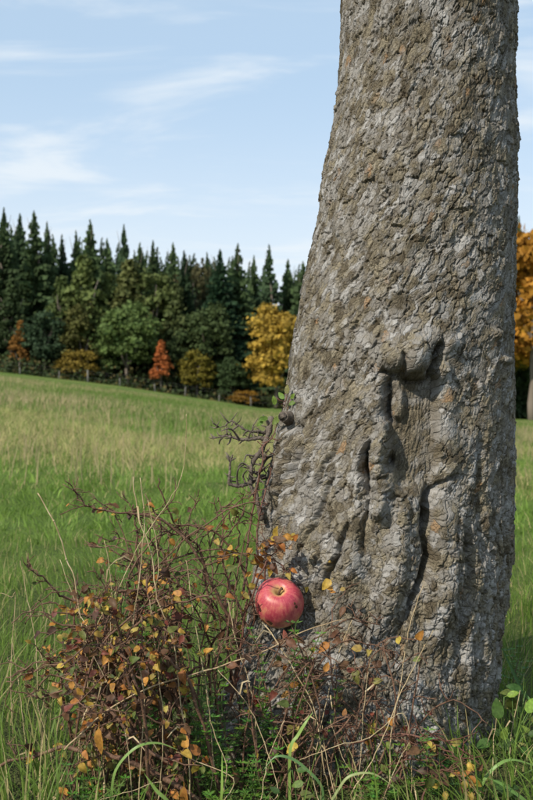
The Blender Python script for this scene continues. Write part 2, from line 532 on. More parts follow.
    # knot hole and its lip on the left flank
    feat += line([(297, 424), (300, 436), (297, 452), (290, 470), (284, 490)], 3.6, -0.028)
    feat += line([(286, 424), (287, 450), (280, 476), (273, 500)], 6, 0.014)
    feat += line([(308, 425), (310, 450), (302, 474)], 6, 0.010)
    # little burls
    feat += blob(495, 334, 5, 5, 0.010, 3) + blob(504, 360, 5, 5, 0.010, 3) + blob(413, 238, 10, 9, 0.007)
    feat += blob(352, 360, 9, 10, 0.007) - blob(413, 240, 3.5, 3.5, 0.008)
    # root buttress below the apple
    feat += blob(296, 700, 40, 48, 0.062) + blob(345, 760, 40, 34, 0.03) + blob(250, 735, 30, 40, 0.04)
    D += feat
    # ---- bark relief
    smoothm = np.clip(panel * .8 + blob(414, 364, 12, 12, 0.9, 4) * 1.0 + blob(394, 359, 8, 8, .9, 4), 0, 1)
    w1 = 0.011 * fbm(S / 0.035, Z / 0.035, 4, 51, .6); w2 = 0.011 * fbm(S / 0.035, Z / 0.035, 4, 57, .6)
    w3 = 0.0022 * fbm(S / 0.007, Z / 0.007, 2, 58); w4 = 0.0022 * fbm(S / 0.007, Z / 0.007, 2, 59)
    s1 = S + w1 + w3 - 0.38 * np.maximum(Z - .45, 0); z1 = Z + w2 + w4

    def flakes(sx, sz, seed, amp, prob, spread, flat=0.0):
        """scales that lie flush on one side and lift on the other, ending in a sharp edge"""
        f1, f2, dx, dy, ci, cj = vor(s1 / sx, z1 / sz, seed)
        r = _h(ci, cj, seed + 5); ta = -np.pi / 2 + 0.5 + (_h(ci, cj, seed + 6) - .5) * 2 * spread; tm = _h(ci, cj, seed + 7)
        on = (r < prob)
        h = on * amp * (0.35 + 0.9 * tm) * (np.clip(0.40 + np.cos(ta) * dx + np.sin(ta) * dy, 0, 1.1) * (1 - flat) + flat * (.3 + .7 * tm))
        return h, r, on, f2 - f1
    hA, rA, oA, eA = flakes(0.027, 0.040, 101, 0.0032, .7, 2.6)
    hL, rL, oL, eL = flakes(0.0120, 0.024, 111, 0.0056, .85, 2.6, .4)
    hB, rB, oB, eB = flakes(0.0130, 0.0185, 121, 0.0030, .6, 2.4)
    hC, rC, oC, eC = flakes(0.0062, 0.0085, 131, 0.0016, .5, 2.6)
    k = sstep(0.46, 0.16, Z + 0.12 * fbm(S / 0.1, Z / 0.1, 2, 61) - 0.16 * sstep(.1, .7, T)) * 0.9
    mB = sstep(-0.16, 0.06, fbm(S / 0.045, Z / 0.045, 3, 62))
    mC = sstep(-0.10, 0.14, fbm(S / 0.03, Z / 0.03, 3, 63))
    # broken cracks between the scales
    cr = lambda e, w: 1 - sstep(0.25 * w, w, e)
    brk = sstep(-0.12, 0.10, fbm(S / 0.018, Z / 0.018, 2, 65)); brk2 = sstep(-0.15, 0.12, fbm(S / 0.014, Z / 0.014, 2, 66))
    cA = cr(eA, .085) * (1 - k) * brk; cL = cr(eL, .17) * k; cB = cr(eB, .14) * brk2 * mB; cC = cr(eC, .2) * mC * brk
    bark = hA * (1 - k) + hL * k + hB * (0.15 + 0.85 * mB) * (1 - .3 * k) + hC * mC
    bark = bark - 0.0044 * np.maximum(np.maximum(cA, cL * 1.2), cB * .8) - 0.0012 * cC
    bark = bark + 0.0009 * fbm(S / 0.011, Z / 0.013, 3, 67)
    oA = oA * 1.0; oB = oB * mB; oC = oC * mC
    fine = 0.0008 * fbm(S / 0.004, Z / 0.004, 3, 64)
    D += (bark * (1 - 0.75 * smoothm) + fine) * (1 - 0.3 * (T > 2))
    X2 = X + D * nx; Y2 = Y + D * ny
    V = np.stack([X2, Y2, Z], -1).reshape(-1, 3)
    i = np.arange(nz - 1)[:, None] * nt; j = np.arange(nt)[None, :]; j2 = (j + 1) % nt
    F = np.stack([i + j, i + j2, i + nt + j2, i + nt + j], -1).reshape(-1, 4)
    plate = (.5 + .5 * (rA - .5)) * .5 + .22 * oB + .16 * oC + .3 * rB * (1 - .5 * k)
    me = mesh_np('trunk', V, F, bark_mat(), True, None, dict(plate=plate, wood=panel, bark_s=s1, bark_z=z1))
    return me, U, Vv, X2, Y2, Z


def bark_mat():
    m, t, out = new_mat('apple_bark'); L = t.links.new
    tc = N(t, 'ShaderNodeTexCoord')
    at = N(t, 'ShaderNodeAttribute'); at.attribute_name = 'plate'
    wd = N(t, 'ShaderNodeAttribute'); wd.attribute_name = 'wood'
    n1 = N(t, 'ShaderNodeTexNoise'); n1.inputs['Scale'].default_value = 24; n1.inputs['Detail'].default_value = 8; n1.inputs['Roughness'].default_value = 0.65
    n2 = N(t, 'ShaderNodeTexNoise'); n2.inputs['Scale'].default_value = 90; n2.inputs['Detail'].default_value = 6; n2.inputs['Roughness'].default_value = 0.7
    n3 = N(t, 'ShaderNodeTexNoise'); n3.inputs['Scale'].default_value = 420; n3.inputs['Detail'].default_value = 4; n3.inputs['Roughness'].default_value = 0.7
    n4 = N(t, 'ShaderNodeTexNoise'); n4.inputs['Scale'].default_value = 7; n4.inputs['Detail'].default_value = 5
    for n in (n1, n2, n3, n4): L(tc.outputs['Object'], n.inputs['Vector'])
    # flake coordinates: follow the grain of the bark
    sa = N(t, 'ShaderNodeAttribute'); sa.attribute_name = 'bark_s'; za = N(t, 'ShaderNodeAttribute'); za.attribute_name = 'bark_z'
    fl = N(t, 'ShaderNodeCombineXYZ'); L(sa.outputs['Fac'], fl.inputs[0]); L(za.outputs['Fac'], fl.inputs[1])
    fm = N(t, 'ShaderNodeMapping'); fm.inputs['Scale'].default_value = (88, 56, 1); L(fl.outputs[0], fm.inputs[0])
    wn = N(t, 'ShaderNodeTexNoise'); wn.inputs['Scale'].default_value = 2.3; wn.inputs['Detail'].default_value = 3; L(fm.outputs[0], wn.inputs['Vector'])
    wv = N(t, 'ShaderNodeVectorMath', operation='MULTIPLY_ADD'); wv.inputs[1].default_value = (.55, .55, 0); L(wn.outputs['Color'], wv.inputs[0]); L(fm.outputs[0], wv.inputs[2])
    ve = N(t, 'ShaderNodeTexVoronoi', feature='DISTANCE_TO_EDGE', voronoi_dimensions='2D'); ve.inputs['Scale'].default_value = 1; L(wv.outputs[0], ve.inputs['Vector'])
    vc = N(t, 'ShaderNodeTexVoronoi', feature='F1', voronoi_dimensions='2D'); vc.inputs['Scale'].default_value = 1; L(wv.outputs[0], vc.inputs['Vector'])
    vs = N(t, 'ShaderNodeSeparateColor'); L(vc.outputs['Color'], vs.inputs[0])
    ve2 = N(t, 'ShaderNodeTexVoronoi', feature='DISTANCE_TO_EDGE', voronoi_dimensions='2D'); ve2.inputs['Scale'].default_value = 2.1; L(wv.outputs[0], ve2.inputs['Vector'])
    # two kinds of surface: smooth pale grey skin and rough olive brown scale
    pn = N(t, 'ShaderNodeMath', operation='MULTIPLY_ADD'); pn.inputs[1].default_value = 0.16; L(vs.outputs[0], pn.inputs[0])
    pa = N(t, 'ShaderNodeMath', operation='MULTIPLY_ADD'); pa.inputs[1].default_value = 0.14; L(at.outputs['Fac'], pa.inputs[0]); L(n1.outputs['Fac'], pa.inputs[2]); L(pa.outputs[0], pn.inputs[2])
    pf = N(t, 'ShaderNodeMapRange', interpolation_type='SMOOTHSTEP'); pf.inputs[1].default_value = 0.54; pf.inputs[2].default_value = 0.76; L(pn.outputs[0], pf.inputs[0])
    gr = ramp(t, [(0.15, (0.190, 0.172, 0.145)), (0.5, (0.242, 0.227, 0.205)), (0.9, (0.33, 0.317, 0.297))], vs.outputs[1])
    bn = ramp(t, [(0.1, (0.095, 0.076, 0.048)), (0.5, (0.158, 0.132, 0.088)), (0.85, (0.235, 0.200, 0.138)), (0.965, (0.235, 0.200, 0.138)), (0.98, (0.27, 0.175, 0.095))], vs.outputs[2])
    m1 = N(t, 'ShaderNodeMixRGB'); L(pf.outputs[0], m1.inputs[0]); L(bn.outputs[0], m1.inputs[1]); L(gr.outputs[0], m1.inputs[2])
    # rusty patches where scales have dropped
    fr = ramp(t, [(0.62, (0, 0, 0)), (0.68, (1, 1, 1))], n2.outputs['Fac'])
    fr2 = N(t, 'ShaderNodeMath', operation='MULTIPLY'); L(fr.outputs[0], fr2.inputs[0])
    fr3 = ramp(t, [(0.5, (0, 0, 0)), (0.7, (0.5, 0.5, 0.5))], n4.outputs['Fac']); L(fr3.outputs[0], fr2.inputs[1])
    m2 = N(t, 'ShaderNodeMixRGB'); m2.inputs[2].default_value = (0.155, 0.09, 0.052, 1); L(fr2.outputs[0], m2.inputs[0]); L(m1.outputs[0], m2.inputs[1])
    # bare weathered wood in the wound
    mw = N(t, 'ShaderNodeMapping'); mw.inputs['Scale'].default_value = (260, 60, 22); L(tc.outputs['Object'], mw.inputs[0])
    nw = N(t, 'ShaderNodeTexNoise'); nw.inputs['Scale'].default_value = 1; nw.inputs['Detail'].default_value = 5; L(mw.outputs[0], nw.inputs['Vector'])
    rw = ramp(t, [(0.3, (0.065, 0.05, 0.03)), (0.55, (0.125, 0.102, 0.066)), (0.75, (0.22, 0.19, 0.14))], nw.outputs['Fac'])
    wf = N(t, 'ShaderNodeMath', operation='MULTIPLY'); wf.inputs[1].default_value = 0.38; L(wd.outputs['Fac'], wf.inputs[0])
    m3 = N(t, 'ShaderNodeMixRGB'); L(wf.outputs[0], m3.inputs[0]); L(m2.outputs[0], m3.inputs[1]); L(rw.outputs[0], m3.inputs[2])
    # fine grain
    rg = ramp(t, [(0.3, (0.72, 0.71, 0.69)), (0.7, (1.22, 1.22, 1.22))], n3.outputs['Fac'])
    m4 = N(t, 'ShaderNodeMixRGB', blend_type='MULTIPLY'); m4.inputs[0].default_value = 1; L(m3.outputs[0], m4.inputs[1]); L(rg.outputs[0], m4.inputs[2])
    p = N(t, 'ShaderNodeBsdfPrincipled'); p.inputs['Roughness'].default_value = 0.85; p.inputs['Specular IOR Level'].default_value = 0.25
    L(m4.outputs[0], p.inputs['Base Color'])
    add = N(t, 'ShaderNodeMath', operation='MULTIPLY_ADD'); add.inputs[1].default_value = 0.45; L(n3.outputs['Fac'], add.inputs[0]); L(n2.outputs['Fac'], add.inputs[2])
    bp = N(t, 'ShaderNodeBump'); bp.inputs['Strength'].default_value = 0.7; bp.inputs['Distance'].default_value = 0.0030
    L(add.outputs[0], bp.inputs['Height'])
    # crisp crack lines round the flakes, and the lift of each flake
    e1 = N(t, 'ShaderNodeMapRange', interpolation_type='SMOOTHSTEP'); e1.inputs[1].default_value = 0.0; e1.inputs[2].default_value = 0.11; L(ve.outputs['Distance'], e1.inputs[0])
    e2 = N(t, 'ShaderNodeMapRange', interpolation_type='SMOOTHSTEP'); e2.inputs[1].default_value = 0.0; e2.inputs[2].default_value = 0.13; L(ve2.outputs['Distance'], e2.inputs[0])
    e2m = N(t, 'ShaderNodeMixRGB'); e2m.inputs[1].default_value = (1, 1, 1, 1); L(e2.outputs[0], e2m.inputs[2])
    inv = N(t, 'ShaderNodeMath', operation='SUBTRACT'); inv.inputs[0].default_value = 1; L(pf.outputs[0], inv.inputs[1]); L(inv.outputs[0], e2m.inputs[0])
    em = N(t, 'ShaderNodeMath', operation='MULTIPLY'); L(e1.outputs[0], em.inputs[0]); L(e2m.outputs[0], em.inputs[1])
    eh = N(t, 'ShaderNodeMath', operation='MULTIPLY_ADD'); eh.inputs[1].default_value = 0.6; L(vs.outputs[0], eh.inputs[0]); L(em.outputs[0], eh.inputs[2])
    b2 = N(t, 'ShaderNodeBump'); b2.inputs['Strength'].default_value = 0.85; b2.inputs['Distance'].default_value = 0.0022
    L(eh.outputs[0], b2.inputs['Height']); L(bp.outputs[0], b2.inputs['Normal']); L(b2.outputs[0], p.inputs['Normal'])
    L(p.outputs[0], out.inputs[0])
    return m


TREE = empty('apple_tree', (0, 0, 0), 'thick old apple tree trunk with scaly grey bark and a healed wound', 'tree')
trunk_me, TU, TV, TX, TY, TZ = build_trunk()
trunk_ob = link('trunk', trunk_me, TREE)
M_BARK = trunk_me.materials[0]


def trunk_y(u, v, r=6):
    k = (np.abs(TU - u) < r) & (np.abs(TV - v) < r) & (TY < YC + 0.02)
    return float(TY[k].min()) if k.any() else YC


def build_tree_top():
    """limbs and crown above the picture"""
    cx, a = trunk_axis(np.array(Z_TOP)); cx = float(cx); a = float(a)
    mb = MB()
    rng = random.Random(5)
    tips = []
    def limb(p, d, L, r, depth):
        pts = [Vector(p)]; rad = [r]; n = 7
        dd = Vector(d).normalized()
        for i in range(n):
            dd = (dd + Vector((rng.uniform(-.22, .22), rng.uniform(-.22, .22), rng.uniform(-.08, .2)))).normalized()
            pts.append(pts[-1] + dd * L / n); rad.append(r * (1 - 0.72 * (i + 1) / n))
        mb.tube(pts, rad, 8 if depth < 2 else 5)
        if depth >= 2: tips.extend(pts[2:])
        if depth < 3:
            for k in range(4 if depth else 5):
                i = rng.randint(2, n)
                d2 = (dd * 0.6 + Vector((rng.uniform(-1, 1), rng.uniform(-1, 1), rng.uniform(-.1, .8)))).normalized()
                limb(pts[i], d2, L * rng.uniform(.5, .68), rad[i] * 0.75, depth + 1)
    c = Vector((cx, YC, Z_TOP - 0.12))
    for d, L, r in (((-.55, .3, 1), 1.7, .105), ((.6, .45, .9), 1.8, .11), ((.1, -.25, 1), 1.5, .085)):
        limb(c, d, L, r, 0)
    link('limbs', mb.mesh('limbs', M_BARK), TREE)
    V = []; F = []; cols = []
    for k in range(2600):
        p = rng.choice(tips) + Vector((rng.gauss(0, .07), rng.gauss(0, .07), rng.gauss(0, .07)))
        R = Euler((rng.uniform(0, 6), rng.uniform(0, 6), rng.uniform(0, 6))).to_matrix()
        L = rng.uniform(.04, .07); w = L * .3
        b = len(V)
        for q in ((0, 0, 0), (w, L * .45, .006), (0, L, -.008), (-w, L * .45, .006)): V.append(p + R @ Vector(q))
        F.append((b, b + 1, b + 2, b + 3))
        c_ = rng.choice([(.07, .12, .02), (.10, .14, .025), (.2, .17, .03)]); cols += [c_] * 4
    link('crown', mesh_np('crown', V, F, leaf_mat('apple_leaf', 'tint', .3), True, np.array(cols)), TREE)


build_tree_top()


# ------------------------------------------------------------------ gnarled shoots on the left flank
def spline(pts, n=4):
    pts = [Vector(p) for p in pts]; out = []
    for i in range(len(pts) - 1):
        p0 = pts[max(i - 1, 0)]; p1 = pts[i]; p2 = pts[i + 1]; p3 = pts[min(i + 2, len(pts) - 1)]
        for k in range(n):
            t = k / n
            out.append(0.5 * ((2 * p1) + (p2 - p0) * t + (2 * p0 - 5 * p1 + 4 * p2 - p3) * t * t + (3 * p1 - p0 - 3 * p2 + p3) * t ** 3))
    out.append(pts[-1])
    return out


def lerp_list(a, b, n): return [a + (b - a) * i / (n - 1) for i in range(n)]


def leaf_mesh(name, length, width, fold, curl, wavy, seed, n=6, serr=0.0, shape=0.45):
    rng = random.Random(seed)
    V = []; F = []
    for i in range(n + 1):
        t = i / n
        w = width * 0.5 * (math.sin(math.pi * t ** (0.72 if shape < .5 else 0.8)  ) ** 0.7) if 0 < t < 1 else 0.0004
        w *= 1 + rng.uniform(-serr, serr)
        y = length * t
        z = -curl * length * t * t + wavy * length * math.sin(t * 7 + seed)
        V.append((-w, y, z + fold * w + rng.uniform(-.1, .1) * wavy * length)); V.append((0, y, z)); V.append((w, y, z + fold * w + rng.uniform(-.1, .1) * wavy * length))
    for i in range(n):
        k = 3 * i
        F.append((k, k + 1, k + 4, k + 3)); F.append((k + 1, k + 2, k + 5, k + 4))
    # stalk
    b = len(V); r = length * .018
    for (y, z) in ((-length * .22, -length * .03), (0.0, 0)):
        for q in ((r, 0), (-r, r), (-r, -r)): V.append((q[0], y, z + q[1]))
    for k in range(3): F.append((b + k, b + (k + 1) % 3, b + 3 + (k + 1) % 3, b + 3 + k))
    return mesh_np(name, V, F, M_LEAF)


BRIAR_LEAVES = [leaf_mesh('briar_leaf', 0.0195 * s, 0.0138 * s * w, f, c, .04, i, n=8, serr=.07) for i, (s, w, f, c) in enumerate(
    [(1.0, 1, .3, .3), (.85, 1.05, -.1, .5), (1.2, .85, .6, .2), (.7, 1.1, .2, -.2), (1.1, 1.0, .45, .55), (.95, .8, .9, .1), (.8, .9, .1, .7)])]
OVAL_LEAVES = [leaf_mesh('oval_leaf', 0.034, 0.020, .22, .25, .03, 20, n=8, shape=.6), leaf_mesh('oval_leaf', 0.032, 0.0195, .1, .4, .03, 21, n=8, shape=.6), leaf_mesh('oval_leaf', 0.030, 0.016, .35, .1, .03, 22, n=8, shape=.6)]
LONG_LEAF = leaf_mesh('long_leaf', 0.042, 0.014, .5, .1, .03, 31, n=8)
LEAFCOL = {
    'orange': [(.44, .185, .038), (.36, .145, .034), (.50, .24, .05)],
    'yellow': [(.48, .33, .06), (.40, .28, .05), (.38, .29, .07)],
    'brown': [(.13, .065, .032), (.17, .085, .04), (.085, .045, .028)],
    'red': [(.20, .05, .03), (.16, .045, .03)],
    'green': [(.10, .13, .03), (.14, .16, .035), (.19, .19, .045)],
    'fresh': [(.14, .23, .035), (.18, .27, .04)],
    'dark': [(.04, .09, .018), (.055, .11, .02)],
}


def put_leaf(parent, meshes, pos, direction, facing, colour, rng, scale=1.0, name='leaf'):
    me = rng.choice(meshes) if isinstance(meshes, list) else meshes
    o = link(name, me, parent)
    y = Vector(direction).normalized(); f = Vector(facing).normalized()
    x = y.cross(f)
    if x.length < .05: x = y.cross(Vector((.6, .2, .7)))
    x.normalize(); z = x.cross(y)
    M = Matrix((x, y, z)).transposed().to_4x4(); M.translation = Vector(pos)
    o.matrix_basis = (parent.matrix_basis.inverted() @ M if parent else M) @ Matrix.Scale(scale, 4)
    c = rng.choice(LEAFCOL[colour]); j = rng.uniform(.75, 1.2)
    o.color = (c[0] * j, c[1] * j * rng.uniform(.9, 1.1), c[2] * j, 1)
    return o


def build_shoots():
    YS = 1.735
    rng = random.Random(3)
    defs = [
        ('grey', [(268, 440, 1.75), (259, 438), (248, 440), (240, 439), (231, 437), (223, 436), (212, 439)], 3.0, 1.3, [(231, 437, 227, 445), (222, 436, 219, 444), (240, 439, 231, 429, 221, 431), (216, 438, 211, 434)]),
        ('grey', [(268, 434, 1.76), (258, 432), (250, 431), (238, 426), (232, 421), (224, 426), (216, 427)], 1.9, .9, [(238, 426, 232, 430), (246, 430, 243, 436)]),
        ('grey', [(271, 418, 1.76), (270, 428), (266, 440), (261, 451), (254, 461), (251, 470), (251, 482), (254, 496)], 4.2, 3.0, [(268, 425, 263, 415), (256, 458, 247, 455, 244, 461), (252, 468, 243, 463, 238, 467)]),
        ('grey', [(266, 476, 1.76), (258, 479), (250, 483), (240, 486), (230, 484), (230, 474), (231, 462), (233, 455)], 3.2, 1.8, [(231, 462, 226, 456), (238, 485, 237, 476, 239, 468, 245, 464), (246, 484, 243, 476, 247, 470), (231, 460, 236, 458)]),
        ('grey', [(272, 455, 1.77), (266, 460), (262, 468), (257, 474), (252, 470)], 2.2, 1.4, [(262, 468, 266, 473)]),
        ('red', [(243, 600, 1.66), (246, 570, 1.68), (249, 535, 1.70), (254, 503, 1.71), (259, 476, 1.70), (263, 461, 1.70), (263, 447, 1.71), (271, 438, 1.71), (277, 425, 1.72), (284, 405, 1.73), (288, 391, 1.74)], 2.3, 1.2, [(263, 447, 257, 441), (277, 425, 271, 420)]),
        ('red', [(258, 560, 1.66), (257, 530, 1.69), (262, 505, 1.70), (268, 480, 1.72), (276, 455, 1.72), (281, 436, 1.73)], 1.8, 1.2, [(268, 480, 273, 472)]),
        ('grey', [(262, 520, 1.74), (257, 500, 1.735), (256, 488), (261, 470), (266, 452)], 3.4, 2.0, [(256, 488, 248, 497), (261, 470, 270, 463)]),
    ]
    for kind, pts, r0, r1, sides in defs:
        mb = MB(); k = 0.0014 if kind == 'grey' else 0.00095
        last = pts[0][2]
        p3 = []
        for q in pts:
            if len(q) > 2: last = q[2]
            else: last = last * .6 + YS * .4
            p3.append(P(q[0] + rng.uniform(-.5, .5), q[1] + rng.uniform(-.5, .5), last))
        sp = spline(p3, 5)
        sp = [p + Vector((rng.uniform(-1, 1), rng.uniform(-1, 1), rng.uniform(-1, 1))) * .0009 for p in sp]
        rad = [x * k * rng.uniform(.85, 1.2) for x in lerp_list(r0, r1 * .55, len(sp))]
        mb.tube(sp, rad, 7)
        for s in sides:
            pp = [P(s[i], s[i + 1], YS + rng.uniform(-.012, .012) * i) for i in range(0, len(s), 2)]
            if len(pp) == 2: pp.insert(1, (pp[0] + pp[1]) / 2 + Vector((rng.uniform(-1, 1), 0, rng.uniform(-1, 1))) * .002)
            near = min(sp, key=lambda q: (q - pp[0]).length); pp[0] = near
            s2 = spline(pp, 4); mb.tube(s2, lerp_list(1.5 * k, .7 * k, len(s2)), 5)
        for i in range(16):
            q = rng.choice(sp); d = Vector((rng.uniform(-1, 1), rng.uniform(-.6, .6), rng.uniform(-.6, 1))).normalized()
            L = rng.uniform(.006, .026)
            mb.tube([q, q + d * L * .55 + Vector((rng.uniform(-.003, .003), 0, 0)), q + d * L + Vector((rng.uniform(-.004, .004), 0, .004))], [1.1 * k, .8 * k, .35 * k], 4)
        sh = link('shoot', mb.mesh('shoot', M_TWIGG if kind == 'grey' else M_REDTWIG), TREE)
        if r1 == 1.2 and r0 == 2.3:
            for (u, v, ang, sc, cl) in ((275, 405, 100, .55, 'fresh'), (268, 418, 190, .6, 'fresh'), (280, 417, 220, .55, 'fresh'), (289, 405, 30, .5, 'fresh'), (284, 399, 130, .45, 'fresh'), (291, 399, 60, .4, 'fresh'), (287, 394, 95, .5, 'green'), (263, 421, 215, .4, 'fresh')):
                a = math.radians(ang)
                put_leaf(sh, OVAL_LEAVES, P(u, v, 1.715), (math.cos(a), rng.uniform(-.3, .1), math.sin(a)), (rng.uniform(-.6, .1), -1, rng.uniform(.1, .6)), cl, rng, sc)
    # sawn stub above the knot hole
    mb = MB(); q = P(291, 419, trunk_y(291, 419) + .02)
    d = Vector((-.45, -.8, .15)).normalized()
    mb.tube([q, q + d * .018, q + d * .026, q + d * .030, q + d * .031, q + d * .029], [.014, .0105, .0095, .009, .0075, .002], 14)
    link('branch_stub', mb.mesh('branch_stub', M_TWIGG), TREE)


build_shoots()


# ------------------------------------------------------------------ apple
def apple_mat():
    m, t, out = new_mat('apple_skin'); L = t.links.new
    tc = N(t, 'ShaderNodeTexCoord'); sep = N(t, 'ShaderNodeSeparateXYZ'); L(tc.outputs['Object'], sep.inputs[0])
    ang = N(t, 'ShaderNodeMath', operation='ARCTAN2'); L(sep.outputs['Y'], ang.inputs[0]); L(sep.outputs['X'], ang.inputs[1])
    cs = N(t, 'ShaderNodeMath', operation='COSINE'); L(ang.outputs[0], cs.inputs[0]); sn = N(t, 'ShaderNodeMath', operation='SINE'); L(ang.outputs[0], sn.inputs[0])
    cb = N(t, 'ShaderNodeCombineXYZ'); L(cs.outputs[0], cb.inputs[0]); L(sn.outputs[0], cb.inputs[1])
    zz = N(t, 'ShaderNodeMath', operation='MULTIPLY'); zz.inputs[1].default_value = 5; L(sep.outputs['Z'], zz.inputs[0]); L(zz.outputs[0], cb.inputs[2])
    ns = N(t, 'ShaderNodeTexNoise'); ns.inputs['Scale'].default_value = 11; ns.inputs['Detail'].default_value = 5; ns.inputs['Roughness'].default_value = 0.6; L(cb.outputs[0], ns.inputs['Vector'])
    nb = N(t, 'ShaderNodeTexNoise'); nb.inputs['Scale'].default_value = 55; nb.inputs['Detail'].default_value = 6; nb.inputs['Roughness'].default_value = 0.65; L(tc.outputs['Object'], nb.inputs['Vector'])
    # blush: red overall, paler towards the lower side and in the stem dish
    zr = N(t, 'ShaderNodeMapRange', interpolation_type='SMOOTHSTEP'); zr.inputs[1].default_value = -0.030; zr.inputs[2].default_value = 0.012; zr.inputs[3].default_value = 0.34; zr.inputs[4].default_value = 0.0
    L(sep.outputs['Z'], zr.inputs[0])
    ln = N(t, 'ShaderNodeVectorMath', operation='LENGTH')
    flat = N(t, 'ShaderNodeCombineXYZ'); L(sep.outputs['X'], flat.inputs[0]); L(sep.outputs['Y'], flat.inputs[1]); L(flat.outputs[0], ln.inputs[0])
    dish = N(t, 'ShaderNodeMapRange', interpolation_type='SMOOTHSTEP'); dish.inputs[1].default_value = 0.004; dish.inputs[2].default_value = 0.016; dish.inputs[3].default_value = 0.42; dish.inputs[4].default_value = 0.0
    L(ln.outputs['Value'], dish.inputs[0])
    tp = N(t, 'ShaderNodeMath', operation='GREATER_THAN'); tp.inputs[1].default_value = 0.0; L(sep.outputs['Z'], tp.inputs[0])
    dm = N(t, 'ShaderNodeMath', operation='MULTIPLY'); L(dish.outputs[0], dm.inputs[0]); L(tp.outputs[0], dm.inputs[1])
    s1 = N(t, 'ShaderNodeMath', operation='ADD'); L(zr.outputs[0], s1.inputs[0]); L(dm.outputs[0], s1.inputs[1])
    s2 = N(t, 'ShaderNodeMath', operation='MULTIPLY_ADD'); s2.inputs[1].default_value = 0.42; L(ns.outputs['Fac'], s2.inputs[0]); L(s1.outputs[0], s2.inputs[2])
    s3 = N(t, 'ShaderNodeMath', operation='MULTIPLY_ADD'); s3.inputs[1].default_value = 0.75; L(nb.outputs['Fac'], s3.inputs[0]); L(s2.outputs[0], s3.inputs[2])
    r = ramp(t, [(0.40, (0.26, 0.020, 0.045)), (0.54, (0.40, 0.055, 0.075)), (0.66, (0.49, 0.12, 0.105)), (0.82, (0.55, 0.27, 0.13)), (1.05, (0.50, 0.38, 0.15))], s3.outputs[0])
    # pale pores
    vo = N(t, 'ShaderNodeTexVoronoi'); vo.inputs['Scale'].default_value = 260; L(tc.outputs['Object'], vo.inputs['Vector'])
    pr = ramp(t, [(0.10, (1, 1, 1)), (0.20, (0, 0, 0))], vo.outputs['Distance'])
    pm = N(t, 'ShaderNodeMath', operation='MULTIPLY'); pm.inputs[1].default_value = 0.35; L(pr.outputs[0], pm.inputs[0])
    m1 = N(t, 'ShaderNodeMixRGB'); m1.inputs[2].default_value = (0.65, 0.38, 0.26, 1); L(pm.outputs[0], m1.inputs[0]); L(r.outputs[0], m1.inputs[1])
    b = N(t, 'ShaderNodeBsdfPrincipled'); b.inputs['Roughness'].default_value = 0.42; b.inputs['Specular IOR Level'].default_value = 0.4
    b.inputs['Subsurface Weight'].default_value = 0.08; b.inputs['Subsurface Radius'].default_value = (0.006, 0.002, 0.001); b.inputs['Subsurface Scale'].default_value = 0.6
    L(m1.outputs[0], b.inputs['Base Color'])
    bp = N(t, 'ShaderNodeBump'); bp.inputs['Strength'].default_value = 0.12; bp.inputs['Distance'].default_value = 0.002; L(nb.outputs['Fac'], bp.inputs['Height']); L(bp.outputs[0], b.inputs['Normal'])
    L(b.outputs[0], out.inputs[0])
    return m


